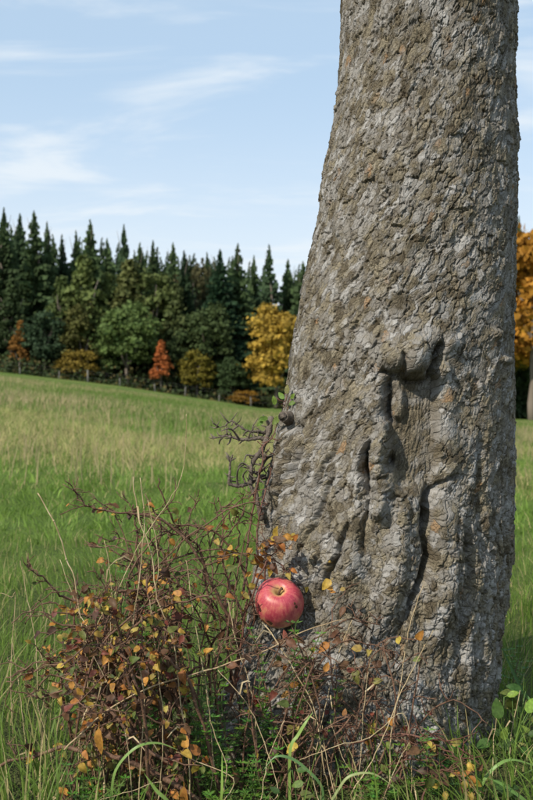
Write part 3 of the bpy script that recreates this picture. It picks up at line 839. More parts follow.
def build_apple():
    y0 = trunk_y(279, 600, 12)
    R = 0.0368 * 1.0
    Y = y0 - R * 0.93
    R = 24.6 / FPX * Y * 0.985
    c = P(279.2, 602.5, Y)
    ap = empty('apple', c, 'ripe red and pink apple resting against the foot of the trunk', 'apple')
    # tilt: stem end turned up and towards the camera
    up = Vector((-.03, -.68, .73)).normalized()
    rot = up.to_track_quat('Z', 'Y')
    ap.rotation_mode = 'QUATERNION'; ap.rotation_quaternion = rot
    prof = [(0.0, .50), (.05, .52), (.10, .60), (.17, .71), (.27, .80), (.40, .855), (.55, .84), (.70, .76), (.84, .60), (.94, .38), (.995, .12), (1.0, -.08), (.975, -.30), (.90, -.52), (.78, -.70), (.63, -.82), (.48, -.89), (.34, -.91), (.22, -.87), (.12, -.80), (.05, -.76), (0, -.75)]
    pp = spline([Vector((a, 0, b)) for a, b in prof], 3)
    nt = 56; V = []; F = []
    for p in pp:
        for k in range(nt):
            t = 2 * math.pi * k / nt
            low = max(0, -p.z)
            rr = p.x * (1 + .016 * math.cos(5 * t + .4) * (0.15 + low) + .018 * math.cos(2 * t + 1) + .012 * math.cos(3 * t))
            z = p.z + .03 * math.cos(t * 2 + .8) * p.x * p.x + (.006 * math.cos(5 * t) * p.x * (1 if p.z > 0 else 4))
            V.append((rr * R * math.cos(t), rr * R * math.sin(t), z * R))
    n = len(pp)
    for i in range(n - 1):
        for k in range(nt):
            F.append((i * nt + k, (i + 1) * nt + k, (i + 1) * nt + (k + 1) % nt, i * nt + (k + 1) % nt))
    # bruises: dented, corky spots
    V = np.array(V)
    M = rot.to_matrix()
    def local_dir(d): return np.array(M.transposed() @ Vector(d).normalized())
    spots = [(local_dir((.66, -.72, -.02)), .10, .03), (local_dir((-.45, -.62, -.80)), .20, .03), (local_dir((.58, -.78, .12)), .07, .02)]
    bru = np.zeros(len(V)); nv = V / np.maximum(np.linalg.norm(V, axis=1, keepdims=True), 1e-6)
    for d, w, dep in spots:
        a = np.arccos(np.clip(nv @ d, -1, 1)); g = np.exp(-(a / w) ** 4)
        V = V - nv * (g * dep * R)[:, None]; bru = np.maximum(bru, g)
    skin = link('skin', mesh_np('apple_skin', V, F, apple_mat()), ap)
    # stem
    mb = MB()
    mb.tube(spline([(0, 0, .50 * R), (.01 * R, 0, .68 * R), (.06 * R, .02 * R, .84 * R), (.13 * R, .03 * R, .92 * R)], 4), [.055 * R] * 8 + [.05 * R, .05 * R, .055 * R, .075 * R, .08 * R], 7)
    link('stem', mb.mesh('stem', M_TWIG), ap)
    # corky blemish patches, following the skin
    M_CORK = simple_mat('apple_blemish', [(0.35, (.035, .018, .010)), (0.65, (.16, .075, .03))], 500, .8, .4)
    for d, w, dep in spots:
        dv = Vector(d); a = dv.cross(Vector((.2, .9, .3))).normalized(); b = dv.cross(a)
        nn = V / np.maximum(np.linalg.norm(V, axis=1, keepdims=True), 1e-6)
        mbp = MB(); rngb = random.Random(int(w * 1000))
        rings = []
        for ri, f in enumerate((0.0, .35, .7)):
            for k in range(10 if ri else 1):
                t = 2 * math.pi * k / 10
                q = (dv + (a * math.cos(t) + b * math.sin(t)) * math.tan(w * f * (1 + rngb.uniform(-.25, .25) * (ri == 2)))).normalized()
                i = int(np.argmax(nn @ np.array(q))); rad = float(np.linalg.norm(V[i]))
                mbp.v.append(q * (rad + .0007 - .0005 * f))
        for k in range(10):
            mbp.f.append((0, 1 + k, 1 + (k + 1) % 10)); mbp.m.append(0)
            mbp.f.append((1 + k, 11 + k, 11 + (k + 1) % 10, 1 + (k + 1) % 10)); mbp.m.append(0)
        link('blemish', mbp.mesh('blemish', M_CORK), ap)
    return c, R


APPLE_C, APPLE_R = build_apple()


# ------------------------------------------------------------------ briars
def thorny(mb, pts, r0, r1, rng, nside, slen, leafpts, depth=0, thorn=1.0, zig=.25, droop=0.0):
    n = len(pts)
    mb.tube(pts, [x * rng.uniform(.9, 1.12) for x in lerp_list(r0, r1, n)], 6 if depth == 0 else 4)
    for i in range(n):
        if rng.random() < .55 * thorn:
            d = Vector((rng.uniform(-1, 1), rng.uniform(-1, 1), rng.uniform(-1, 1)))
            mb.spike(pts[i], d, rng.uniform(.003, .007), .0007)
    for s in range(nside):
        i = rng.randint(1, n - 2)
        tan = (pts[i + 1] - pts[i - 1]).normalized()
        d = (tan * rng.uniform(.1, .6) + Vector((rng.uniform(-1, 1), rng.uniform(-.9, .6), rng.uniform(-.5 - droop, .9)))).normalized()
        L = slen * rng.uniform(.4, 1.15); m = 5
        q = [pts[i]]; dd = d
        for k in range(m):
            dd = (dd + Vector((rng.uniform(-zig, zig), rng.uniform(-zig, zig), rng.uniform(-zig, zig) - droop * .1)) * 1.3).normalized()
            q.append(q[-1] + dd * L / m)
        rs = (r0 + (r1 - r0) * i / n) * .7
        leafpts.extend((q[k], (q[k] - q[k - 1]).normalized()) for k in range(2, m + 1))
        if depth < 1:
            thorny(mb, q, max(rs, .0009), .0006, rng, rng.randint(1, 3), slen * .5, leafpts, depth + 1, thorn, zig, droop)
        else:
            mb.tube(q, lerp_list(max(rs, .0008), .0005, len(q)), 4)
    if depth == 0: leafpts.extend((pts[k], (pts[k] - pts[k - 1]).normalized()) for k in range(2, n))


def clear_trunk(p, margin=.006):
    """keep a point outside the trunk's front"""
    cx, a = trunk_axis(np.array(p.z)); cx = float(cx); a = float(a) + .035 * max(0, min(1, (.3 - p.z) / .3)) + margin
    dx = p.x - cx; dy = p.y - YC
    r = math.hypot(dx, dy)
    if r < a: p = Vector((cx + dx / r * a, YC + dy / r * a, p.z))
    return p


def build_bush():
    rng = random.Random(21)
    root = empty('briar_bush', (P(150, 700, 1.55).x, 1.55, 0.0), 'tangled thorny briar bush with orange and brown autumn leaves left of the apple', 'bush')
    off = root.location
    leafpts = []
    def add(pts3, r0, r1, nside, slen, mat=M_TWIG, thorn=1.0):
        pts3 = [clear_trunk(p) for p in pts3]
        mb = MB(); thorny(mb, pts3, r0, r1, rng, nside, slen, leafpts, 0, thorn)
        for i in range(len(mb.v)): mb.v[i] = mb.v[i] - off
        link('branch', mb.mesh('branch', mat), root)
    key = [  # traced main canes: pixel points with depth
        ([(240, 640, 1.60), (215, 590, 1.58), (190, 545, 1.56), (162, 520, 1.55), (135, 515, 1.54), (108, 511, 1.53), (86, 505, 1.52), (74, 492, 1.52)], .0026, .0011, 12, .045),
        ([(150, 640, 1.55), (142, 600, 1.55), (138, 560, 1.55), (137, 530, 1.55), (133, 505, 1.55)], .0024, .0012, 8, .05),
        ([(215, 620, 1.62), (206, 585, 1.62), (200, 550, 1.61), (180, 530, 1.60), (163, 500, 1.58), (158, 478, 1.57)], .0024, .001, 9, .045),
        ([(255, 620, 1.62), (245, 575, 1.63), (225, 540, 1.62), (200, 527, 1.60), (175, 528, 1.58), (150, 545, 1.57)], .0024, .0012, 9, .04),
        ([(190, 640, 1.58), (160, 610, 1.55), (142, 590, 1.53), (101, 597, 1.50), (72, 600, 1.49), (56, 592, 1.48), (38, 574, 1.47), (30, 571, 1.47)], .0028, .0011, 13, .05),
        ([(150, 700, 1.50), (120, 660, 1.48), (90, 630, 1.47), (62, 625, 1.46), (40, 612, 1.45)], .0026, .0012, 10, .05),
        ([(165, 720, 1.48), (172, 690, 1.49), (170, 660, 1.50), (165, 640, 1.50), (150, 610, 1.51), (148, 575, 1.52)], .0034, .0018, 8, .06),
        ([(110, 720, 1.46), (108, 690, 1.46), (104, 665, 1.46), (108, 640, 1.47), (100, 610, 1.48)], .003, .0014, 8, .06),
        ([(255, 640, 1.58), (240, 610, 1.60), (225, 575, 1.62), (222, 545, 1.62), (238, 522, 1.63), (246, 505, 1.64)], .0022, .001, 9, .04),
        ([(200, 800, 1.42), (150, 770, 1.42), (100, 752, 1.42), (60, 748, 1.43), (25, 758, 1.44), (-5, 766, 1.45)], .0042, .0022, 9, .05),
        ([(180, 770, 1.40), (140, 745, 1.41), (100, 700, 1.43), (70, 690, 1.44), (35, 700, 1.45)], .003, .0014, 10, .06),
        ([(215, 520, 1.60), (222, 508, 1.60), (236, 506, 1.61), (250, 515, 1.64)], .0014, .0008, 4, .03),
    ]
    for pts, r0, r1, ns, sl in key:
        sp = spline([P(*q) for q in pts], 4)
        sp = [p + Vector((rng.uniform(-1, 1), rng.uniform(-1, 1), rng.uniform(-1, 1))) * .0025 for p in sp]
        add(sp, r0, r1, ns, sl)
    # more canes rising from the ground and arching over
    for k in range(52):
        u0 = rng.uniform(58, 225); Y0 = rng.uniform(1.42, 1.72)
        base = P(u0, 700, Y0); base.z = ground_h(base.x, base.y) - .01
        uu = rng.gauss(122, 46); top = P(max(52, min(238, uu)), 0, Y0 + rng.uniform(-.10, .06))
        H = rng.uniform(.14, .36) * (1 - .25 * abs(uu - 150) / 100)
        tip = Vector((top.x, top.y, H)); 
        mid = base * .55 + tip * .45 + Vector((rng.uniform(-.03, .03), rng.uniform(-.04, .02), H * .32))
        end = tip + Vector(((tip.x - base.x) * .35 + rng.uniform(-.04, .04), rng.uniform(-.05, .03), -rng.uniform(-.01, .06)))
        sp = spline([base, mid, tip, end], 6)
        sp = [p + Vector((rng.uniform(-1, 1), rng.uniform(-1, 1), rng.uniform(-1, 1))) * .003 for p in sp]
        add(sp, rng.uniform(.0018, .003), .0009, rng.randint(6, 10), .055)
    for k in range(19):   # thin dark thicket along the top right of the bush
        u0 = rng.uniform(120, 245); v0 = rng.uniform(560, 640); Y0 = rng.uniform(1.54, 1.66)
        u1 = rng.uniform(90, 250); v1 = rng.uniform(498, 575)
        a, b = P(u0, v0, Y0), P(u1, v1, Y0 + rng.uniform(-.05, .05))
        m_ = (a + b) / 2 + Vector((rng.uniform(-.03, .03), rng.uniform(-.02, .02), rng.uniform(.0, .035)))
        e = b + Vector((b.x - m_.x, 0, 0)) * rng.uniform(.2, .8) + Vector((0, 0, rng.uniform(-.02, .01)))
        foot = Vector((a.x + rng.uniform(-.04, .04), a.y + rng.uniform(-.02, .03), 0)); foot.z = ground_h(foot.x, foot.y) - .01
        sp = spline([foot, (foot + a) / 2 + Vector((rng.uniform(-.02, .02), 0, 0)), a, m_, b, e], 4)
        sp = [p + Vector((rng.uniform(-1, 1), rng.uniform(-1, 1), rng.uniform(-1, 1))) * .0025 for p in sp]
        add(sp, rng.uniform(.0014, .002), .0007, rng.randint(5, 9), .04)
    # leaves: those on the near side one by one
    rng.shuffle(leafpts)
    n = 0
    for p, d in sorted(leafpts, key=lambda q: q[0].y + rng.uniform(0, .5)):
        u = 266.5 + FPX * p.x / p.y; v = 400 - FPX * (p.z - CAM_Z) / p.y
        if u > 262 or v > 812 or u < 30: continue
        wgt = .9 if 590 < v < 700 else (.7 if v >= 700 else (.5 if v > 560 else .22))
        if u > 185: wgt *= .75
        if rng.random() > wgt: continue
        c = rng.choices(['orange', 'yellow', 'brown', 'red', 'green'], [.27, .25, .22, .05, .21])[0]
        dr = (d * .5 + Vector((rng.uniform(-.8, .8), rng.uniform(-.8, .3), rng.uniform(-1.1, .4)))).normalized()
        fc = Vector((rng.uniform(-.9, .5), -1 + rng.uniform(-.2, .5), rng.uniform(-.1, 1.2)))
        put_leaf(root, BRIAR_LEAVES, p, dr, fc, c, rng, rng.uniform(.4, .92) * rng.uniform(.8, 1.1))
        n += 1
        if n >= 290: break
    # the leaves further in, too many to pick apart
    V = []; F = []; C = []; src = []
    for me in BRIAR_LEAVES:
        a = np.zeros(len(me.vertices) * 3, np.float32); me.vertices.foreach_get('co', a)
        src.append((a.reshape(-1, 3), np.array([tuple(p.vertices) for p in me.polygons])))
    nv = 0
    for p, d in leafpts[::-1]:
        u = 266.5 + FPX * p.x / p.y; v = 400 - FPX * (p.z - CAM_Z) / p.y
        if u > 250 or u < 30 or v < 500: continue
        if rng.random() > (.9 if u < 185 else .3) * (1 if v > 600 else (.55 if v > 560 else .3)): continue
        c = rng.choices(['orange', 'yellow', 'brown', 'red', 'green'], [.20, .18, .32, .05, .25])[0]
        y = (d * .5 + Vector((rng.uniform(-.8, .8), rng.uniform(-.8, .3), rng.uniform(-1.1, .4)))).normalized()
        f = Vector((rng.uniform(-.9, .5), -1 + rng.uniform(-.2, .5), rng.uniform(-.1, 1.2))).normalized()
        x = y.cross(f)
        if x.length < .1: continue
        x.normalize(); z = x.cross(y); sc = rng.uniform(.35, .85)
        a, fa = rng.choice(src)
        R = np.array([x, y, z]) * sc
        V.append(a @ R + np.array(p - off)); F.append(fa + nv); nv += len(a)
        cc = np.array(rng.choice(LEAFCOL[c])) * rng.uniform(.7, 1.15); C.append(np.tile(cc, (len(a), 1)))
        if len(V) > 1350: break
    o = link('foliage', mesh_np('foliage', np.concatenate(V), np.concatenate(F), leaf_mat('briar_foliage', 'tint', .3, .55, .45, 160), True, np.concatenate(C)), root)
    tag(o, kind='stuff')
    for (u, v, Y) in ((99, 738, 1.385), (184, 796, 1.40)):
        put_leaf(root, LONG_LEAF, P(u, v - 10, Y), (.05, 0, -1), (-.3, -1, .2), 'orange', rng, .9)
    return root


def build_briar_small(name, label, seed, key, rand, leaves, zone, colours, mat):
    rng = random.Random(seed)
    q = P(*key[0][0][0]); q.z = 0
    root = empty(name, q, label, 'briar'); off = Vector(q); leafpts = []
    def add(sp, r0, r1, ns, sl):
        sp = [clear_trunk(p + Vector((rng.uniform(-1, 1), rng.uniform(-1, 1), rng.uniform(-1, 1))) * .002) for p in sp]
        mb = MB(); thorny(mb, sp, r0, r1, rng, ns, sl, leafpts, 0, .5)
        mb.v = [clear_trunk(v, .0015) - off for v in mb.v]
        link('branch', mb.mesh('branch', mat), root)
    for pts, r0, r1, ns, sl in key: add(spline([P(*p) for p in pts], 5), r0, r1, ns, sl)
    for pts in rand: add(spline(pts, 5), .0016, .0008, 6, .04)
    k = 0
    for (u, v, Y, c, sc) in leaves:
        p = clear_trunk(P(u, v, Y), .008)
        put_leaf(root, BRIAR_LEAVES, p, (rng.uniform(-1, 1), rng.uniform(-.4, .1), rng.uniform(-.9, .3)), (rng.uniform(-.6, .2), -1, rng.uniform(0, .8)), c, rng, sc)
    rng.shuffle(leafpts)
    for p, d in leafpts:
        u = 266.5 + FPX * p.x / p.y; v = 400 - FPX * (p.z - CAM_Z) / p.y
        if not (zone[0] < u < zone[2] and zone[1] < v < zone[3]): continue
        if (p - APPLE_C).length < APPLE_R * 1.25: continue
        if p.y < APPLE_C.y and math.hypot(u - 279, v - 602) < 28: continue
        if rng.random() > zone[4]: continue
        put_leaf(root, BRIAR_LEAVES, clear_trunk(p, .008), (d * .4 + Vector((rng.uniform(-.8, .8), rng.uniform(-.6, .2), rng.uniform(-1, .4)))), (rng.uniform(-.8, .4), -1, rng.uniform(0, 1)), rng.choice(colours), rng, rng.uniform(.6, 1.0))
        k += 1
        if k > zone[5]: break
    return root


build_bush()
build_briar_small('briar_shoot', 'reddish briar shoot with small orange leaves just above the apple', 31, [
    ([(232, 700, 1.62), (240, 640, 1.61), (250, 590, 1.62), (262, 555, 1.62), (285, 538, 1.60)], .0018, .0009, 8, .035),
    ([(236, 690, 1.60), (245, 620, 1.59), (262, 570, 1.59), (274, 560, 1.60), (293, 577, 1.60)], .0020, .0010, 6, .035),
    ([(230, 680, 1.63), (226, 600, 1.64), (234, 560, 1.64), (240, 535, 1.64), (233, 520, 1.64)], .0018, .0009, 7, .035),
    ([(240, 650, 1.64), (262, 600, 1.63), (268, 560, 1.61), (286, 545, 1.59)], .0016, .0008, 6, .03),
], [], [
    (228, 546, 1.62, 'yellow', 1.0), (230, 556, 1.61, 'orange', 1.0), (226, 568, 1.61, 'yellow', .8), (252, 548, 1.60, 'orange', .7), (260, 552, 1.60, 'orange', .7), (285, 534, 1.58, 'orange', .9), (293, 540, 1.58, 'orange', .7), (294, 533, 1.58, 'yellow', .6),
    (251, 572, 1.60, 'orange', .7), (248, 586, 1.60, 'yellow', .8), (268, 556, 1.59, 'orange', .6), (236, 538, 1.62, 'orange', .8), (305, 588, 1.575, 'yellow', .95), (262, 544, 1.60, 'brown', .6), (241, 560, 1.61, 'brown', .6)],
    (222, 525, 300, 600, .25, 22), ['orange', 'orange', 'yellow', 'brown'], M_REDTWIG)
TANGLE = []
_r = random.Random(81)
for _k in range(26):
    _u = _r.uniform(235, 400); _Y = _r.uniform(1.44, 1.53)
    _a = P(_u, 760, _Y); _a.z = ground_h(_a.x, _a.y) - .005
    _b = P(_u + _r.uniform(-50, 60), _r.uniform(640, 740), _Y + _r.uniform(-.02, .02))
    _m = (_a + _b) / 2 + Vector((_r.uniform(-.03, .03), _r.uniform(-.02, .02), _r.uniform(0, .04)))
    _e = _b + Vector((_r.uniform(-.07, .07), _r.uniform(-.02, .01), _r.uniform(-.05, .01)))
    TANGLE.append([_a, _m, _b, _e])
build_briar_small('briar_tangle', 'brown briar tangle with orange leaves in front of the trunk, right of the apple', 32, [
    ([(300, 760, 1.50), (310, 700, 1.50), (322, 660, 1.51), (345, 640, 1.52), (372, 645, 1.52), (392, 655, 1.53)], .0020, .0008, 12, .05),
    ([(330, 780, 1.48), (336, 720, 1.49), (330, 660, 1.50), (333, 610, 1.53), (348, 588, 1.55)], .0014, .0007, 8, .04),
    ([(290, 740, 1.50), (300, 690, 1.50), (330, 675, 1.51), (365, 690, 1.52), (398, 720, 1.51)], .0020, .0008, 12, .05),
    ([(262, 720, 1.54), (285, 670, 1.53), (315, 640, 1.53), (350, 620, 1.54), (380, 625, 1.55)], .0018, .0008, 10, .04),
    ([(350, 790, 1.46), (356, 730, 1.48), (362, 690, 1.50), (352, 650, 1.52)], .0014, .0008, 8, .05),
    ([(240, 740, 1.52), (262, 700, 1.50), (300, 680, 1.50), (345, 660, 1.52)], .002, .0008, 9, .05),
    ([(280, 790, 1.46), (300, 745, 1.47), (340, 725, 1.48), (385, 740, 1.49)], .002, .0009, 10, .05),
], TANGLE, [
    (331, 580, 1.55, 'yellow', .9), (333, 588, 1.55, 'orange', .7), (345, 588, 1.55, 'yellow', .65), (330, 592, 1.55, 'orange', .5), (329, 643, 1.50, 'orange', .9), (341, 640, 1.50, 'brown', .6), (362, 648, 1.50, 'yellow', .9), (370, 650, 1.50, 'yellow', .8), (290, 685, 1.48, 'orange', .8), (289, 692, 1.48, 'orange', .8), (388, 718, 1.50, 'orange', .7), (345, 607, 1.53, 'brown', .7), (331, 562, 1.56, 'yellow', .4),
    (235, 690, 1.50, 'brown', .9), (382, 665, 1.50, 'brown', .7), (300, 660, 1.50, 'brown', .7)],
    (235, 630, 430, 810, .2, 90), ['orange', 'brown', 'brown', 'brown', 'yellow', 'red', 'green'], M_TWIG)
build_briar_small('briar_trailer', 'trailing briar with bright yellow leaves at the trunk foot, bottom right', 33, [
    ([(352, 745, 1.46), (385, 735, 1.46), (420, 738, 1.45), (450, 752, 1.44), (472, 772, 1.43), (476, 800, 1.42)], .0020, .0010, 12, .05),
    ([(360, 790, 1.44), (392, 765, 1.45), (428, 760, 1.44), (455, 775, 1.43), (468, 800, 1.42)], .0018, .0009, 10, .05),
    ([(380, 800, 1.42), (400, 765, 1.43), (415, 745, 1.44), (445, 742, 1.45), (475, 758, 1.45)], .0018, .0009, 10, .05),
    ([(420, 805, 1.41), (430, 780, 1.42), (445, 770, 1.42), (470, 785, 1.41)], .0016, .0008, 8, .04),
], [], [
    (468, 762, 1.42, 'yellow', .75), (474, 765, 1.42, 'yellow', .6), (455, 773, 1.42, 'yellow', .6), (466, 781, 1.41, 'yellow', 1.0), (472, 779, 1.41, 'yellow', .9), (438, 786, 1.41, 'yellow', .7), (446, 791, 1.41, 'yellow', .8), (432, 745, 1.43, 'yellow', .6), (428, 741, 1.43, 'yellow', .7), (462, 775, 1.41, 'orange', .6), (454, 772, 1.42, 'orange', .5), (430, 744, 1.43, 'orange', .5), (411, 746, 1.43, 'green', .7), (443, 777, 1.42, 'brown', .6), (474, 795, 1.40, 'yellow', .6)],
    (380, 728, 486, 812, .2, 26), ['yellow', 'brown', 'orange', 'green', 'brown'], M_REDTWIG)


# ------------------------------------------------------------------ straw stalks and canes
def build_stalks():
    rng = random.Random(41)
    G = 'dry straw stalks among the briars'
    defs = [
        ('long pale dry cane lying across the briar bush to the trunk', 'cane', M_CANE, [(64, 750, 1.40), (109, 711, 1.41), (152, 687, 1.42), (203, 673, 1.44), (270, 646, 1.46), (310, 632, 1.48), (346, 619, 1.50)], 1.7, 1.0),
        ('thick straight straw stalk standing alone at the left edge of the briar bush', 'stalk', M_STRAW, [(38, 493, 1.46), (58, 530, 1.46), (68, 560, 1.46), (78, 590, 1.46), (90, 680, 1.47)], 1.2, 1.4),
        ('tall thin seed stalk reaching highest above the briar bush', 'stalk', M_STRAW, [(186, 414, 1.50), (188, 445, 1.50), (180, 478, 1.50), (166, 503, 1.50), (142, 545, 1.49), (120, 585, 1.48), (95, 640, 1.47)], .6, 1.0),
        ('yellow straw stalk slanting from the top centre of the briar bush', 'stalk', M_STRAW, [(133, 477, 1.44), (141, 515, 1.44), (149, 552, 1.44), (160, 600, 1.43), (172, 642, 1.43), (181, 700, 1.42), (187, 750, 1.42), (189, 800, 1.41)], 1.0, 1.3),
        ('yellow straw stalk crossing the slanting one inside the briar bush', 'stalk', M_STRAW, [(140, 478, 1.43), (143, 520, 1.43), (136, 580, 1.42), (136, 640, 1.42), (146, 700, 1.41), (140, 800, 1.40)], .8, 1.2),
        ('pale straw stalk bent down in front of the apple foot', 'stalk', M_STRAW, [(262, 622, 1.50), (275, 640, 1.48), (292, 670, 1.47), (314, 710, 1.46), (322, 760, 1.45)], 1.2, 1.1),
        ('fine straw stalk rising furthest right across the lower trunk', 'stalk', M_STRAW, [(433, 630, 1.50), (420, 655, 1.48), (404, 690, 1.46), (388, 728, 1.44), (368, 765, 1.42), (348, 796, 1.41)], .7, 1.2),
        ('fine straw stalk leaning against the middle of the lower trunk', 'stalk', M_STRAW, [(423, 586, 1.52), (412, 620, 1.51), (403, 655, 1.49), (396, 700, 1.47), (390, 740, 1.45), (387, 790, 1.43)], .7, 1.2),
    ]
    shared = [[(300, 690, 1.47), (314, 720, 1.46), (310, 760, 1.45), (318, 800, 1.43)],
              [(0, 593, 1.7), (10, 596, 1.7), (18, 598, 1.7)],
              [(104, 540, 1.47), (110, 580, 1.47), (112, 640, 1.46), (108, 700, 1.45)],
              [(150, 600, 1.41), (154, 660, 1.41), (166, 720, 1.40), (158, 800, 1.39)],
              [(186, 560, 1.50), (196, 620, 1.48), (205, 690, 1.46), (214, 760, 1.44)],
              [(206, 690, 1.42), (214, 730, 1.42), (228, 765, 1.41)],
              [(218, 670, 1.44), (244, 700, 1.43), (262, 740, 1.42), (278, 790, 1.40)],
              [(100, 800, 1.36), (128, 790, 1.36), (160, 780, 1.37)],
              [(176, 752, 1.39), (200, 764, 1.39), (232, 778, 1.38)],
              [(322, 725, 1.45), (328, 760, 1.44), (334, 800, 1.42)],
              [(330, 720, 1.46), (345, 755, 1.45), (362, 790, 1.43)],
              [(372, 650, 1.50), (366, 700, 1.48), (360, 750, 1.46), (352, 800, 1.44)],
              [(300, 760, 1.42), (340, 745, 1.43), (372, 735, 1.44), (402, 715, 1.46)],
              [(352, 620, 1.53), (338, 660, 1.51), (330, 700, 1.49), (318, 745, 1.46)],
              [(20, 560, 1.6), (26, 600, 1.6), (34, 650, 1.58), (40, 700, 1.55)],
              [(12, 640, 1.5), (20, 690, 1.5), (24, 740, 1.48), (30, 790, 1.45)],
              [(228, 600, 1.55), (238, 640, 1.53), (250, 690, 1.50), (258, 740, 1.47)],
              [(85, 640, 1.40), (110, 690, 1.40), (126, 740, 1.39), (130, 800, 1.38)],
              [(148, 500, 1.5), (158, 560, 1.5), (150, 620, 1.5)],
              [(60, 560, 1.55), (80, 610, 1.53), (96, 650, 1.5)],
              [(285, 720, 1.44), (268, 755, 1.43), (262, 800, 1.41)],
              [(410, 740, 1.42), (396, 770, 1.41), (380, 805, 1.40)],
              [(500, 700, 1.60), (495, 740, 1.58), (492, 790, 1.52)],
              [(520, 690, 1.62), (512, 730, 1.60), (508, 780, 1.56)]]
    sl = ['short upright straw stalk just right below the bent stalk under the apple', 'stub of straw lying level at the left edge of the picture', 'pale straw stalk in the upper left of the briar bush',
          'straw stalk standing in the centre front of the briar bush', 'straw stalk between the briar bush and the apple', 'short leaning straw under the right side of the briar bush', 'long straw slanting down right below the apple',
          'straw lying nearly level at the bottom of the briar bush', 'straw lying level right of the upright green blade', 'short straw stalk under the trunk middle at the bottom edge', 'straw slanting right at the bottom of the trunk',
          'thin straw standing before the trunk among the brown briar tangle', 'straw lying across the foot of the trunk towards the right', 'thin straw leaning left through the brown briar tangle', 'straw stalk in the grass left of the briar bush, upper one',
          'straw stalk in the grass at the lower left edge', 'straw slanting beside the left foot of the trunk', 'straw slanting through the lower left of the briar bush', 'short straw near the top middle of the briar bush',
          'straw slanting on the upper left side of the briar bush', 'straw leaning left at the bottom below the apple', 'straw leaning left in the yellow leaved trailing briar', 'thin straw close to the right foot of the trunk', 'thin straw at the right edge by the oval leaved weed']
    for s, lb in zip(shared, sl): defs.append((lb, 'stalk', M_STRAW, s, rng.uniform(.5, .8), rng.uniform(.8, 1.1)))
    for lab, cat, mat, pts, r0, r1 in defs:
        p3 = [P(*q) for q in pts]
        # carry the foot down to the ground
        foot = p3[-1].copy() if cat == 'stalk' else None
        if foot is not None and foot.z > .02:
            f = Vector((foot.x + rng.uniform(-.03, .03), foot.y + rng.uniform(-.02, .02), 0)); f.z = ground_h(f.x, f.y) - .005
            p3.append((foot + f) / 2 + Vector((rng.uniform(-.01, .01), 0, 0))); p3.append(f)
        p3 = [p3[0]] + [p + Vector((rng.uniform(-1, 1), rng.uniform(-1, 1), rng.uniform(-1, 1))) * .004 for p in p3[1:-1]] + [p3[-1]]
        sp = spline(p3, 5)
        sp = [p + Vector((rng.uniform(-1, 1), rng.uniform(-1, 1), rng.uniform(-1, 1))) * .0009 for p in sp]
        o0 = sp[-1].copy(); r0 *= .78; r1 *= .8
        mb = MB(); n = len(sp)
        mb.tube([p - o0 for p in sp], [x * .001 for x in lerp_list(r0, r1, n)], 6)
        if cat == 'stalk':
            # joints
            for i in range(4, n - 2, 6):
                d = (sp[i + 1] - sp[i]).normalized()
                mb.tube([sp[i] - o0 - d * .0012, sp[i] - o0 + d * .0012], [(r0 + r1) * .00068] * 2, 6)
                if rng.random() < .22:   # withered leaf hanging from the joint
                    sd = Vector((rng.uniform(-1, 1), rng.uniform(-.6, .3), rng.uniform(-.5, .7))).normalized(); Ls = rng.uniform(.015, .045)
                    q0 = sp[i] - o0; lp = [q0, q0 + sd * Ls * .4 + d * -.004, q0 + sd * Ls * .75 + Vector((0, 0, -.006)), q0 + sd * Ls + Vector((0, 0, -.016))]
                    mb.ribbon(lp, [.0009, .0012, .0008, .0002], (rng.uniform(-.5, .5), -1, .4))
        o = link('dry_cane' if cat == 'cane' else 'straw_stalk', mb.mesh('stalk', mat), None, o0)
        tag(o, lab, cat, None if cat == 'cane' else G)


build_stalks()


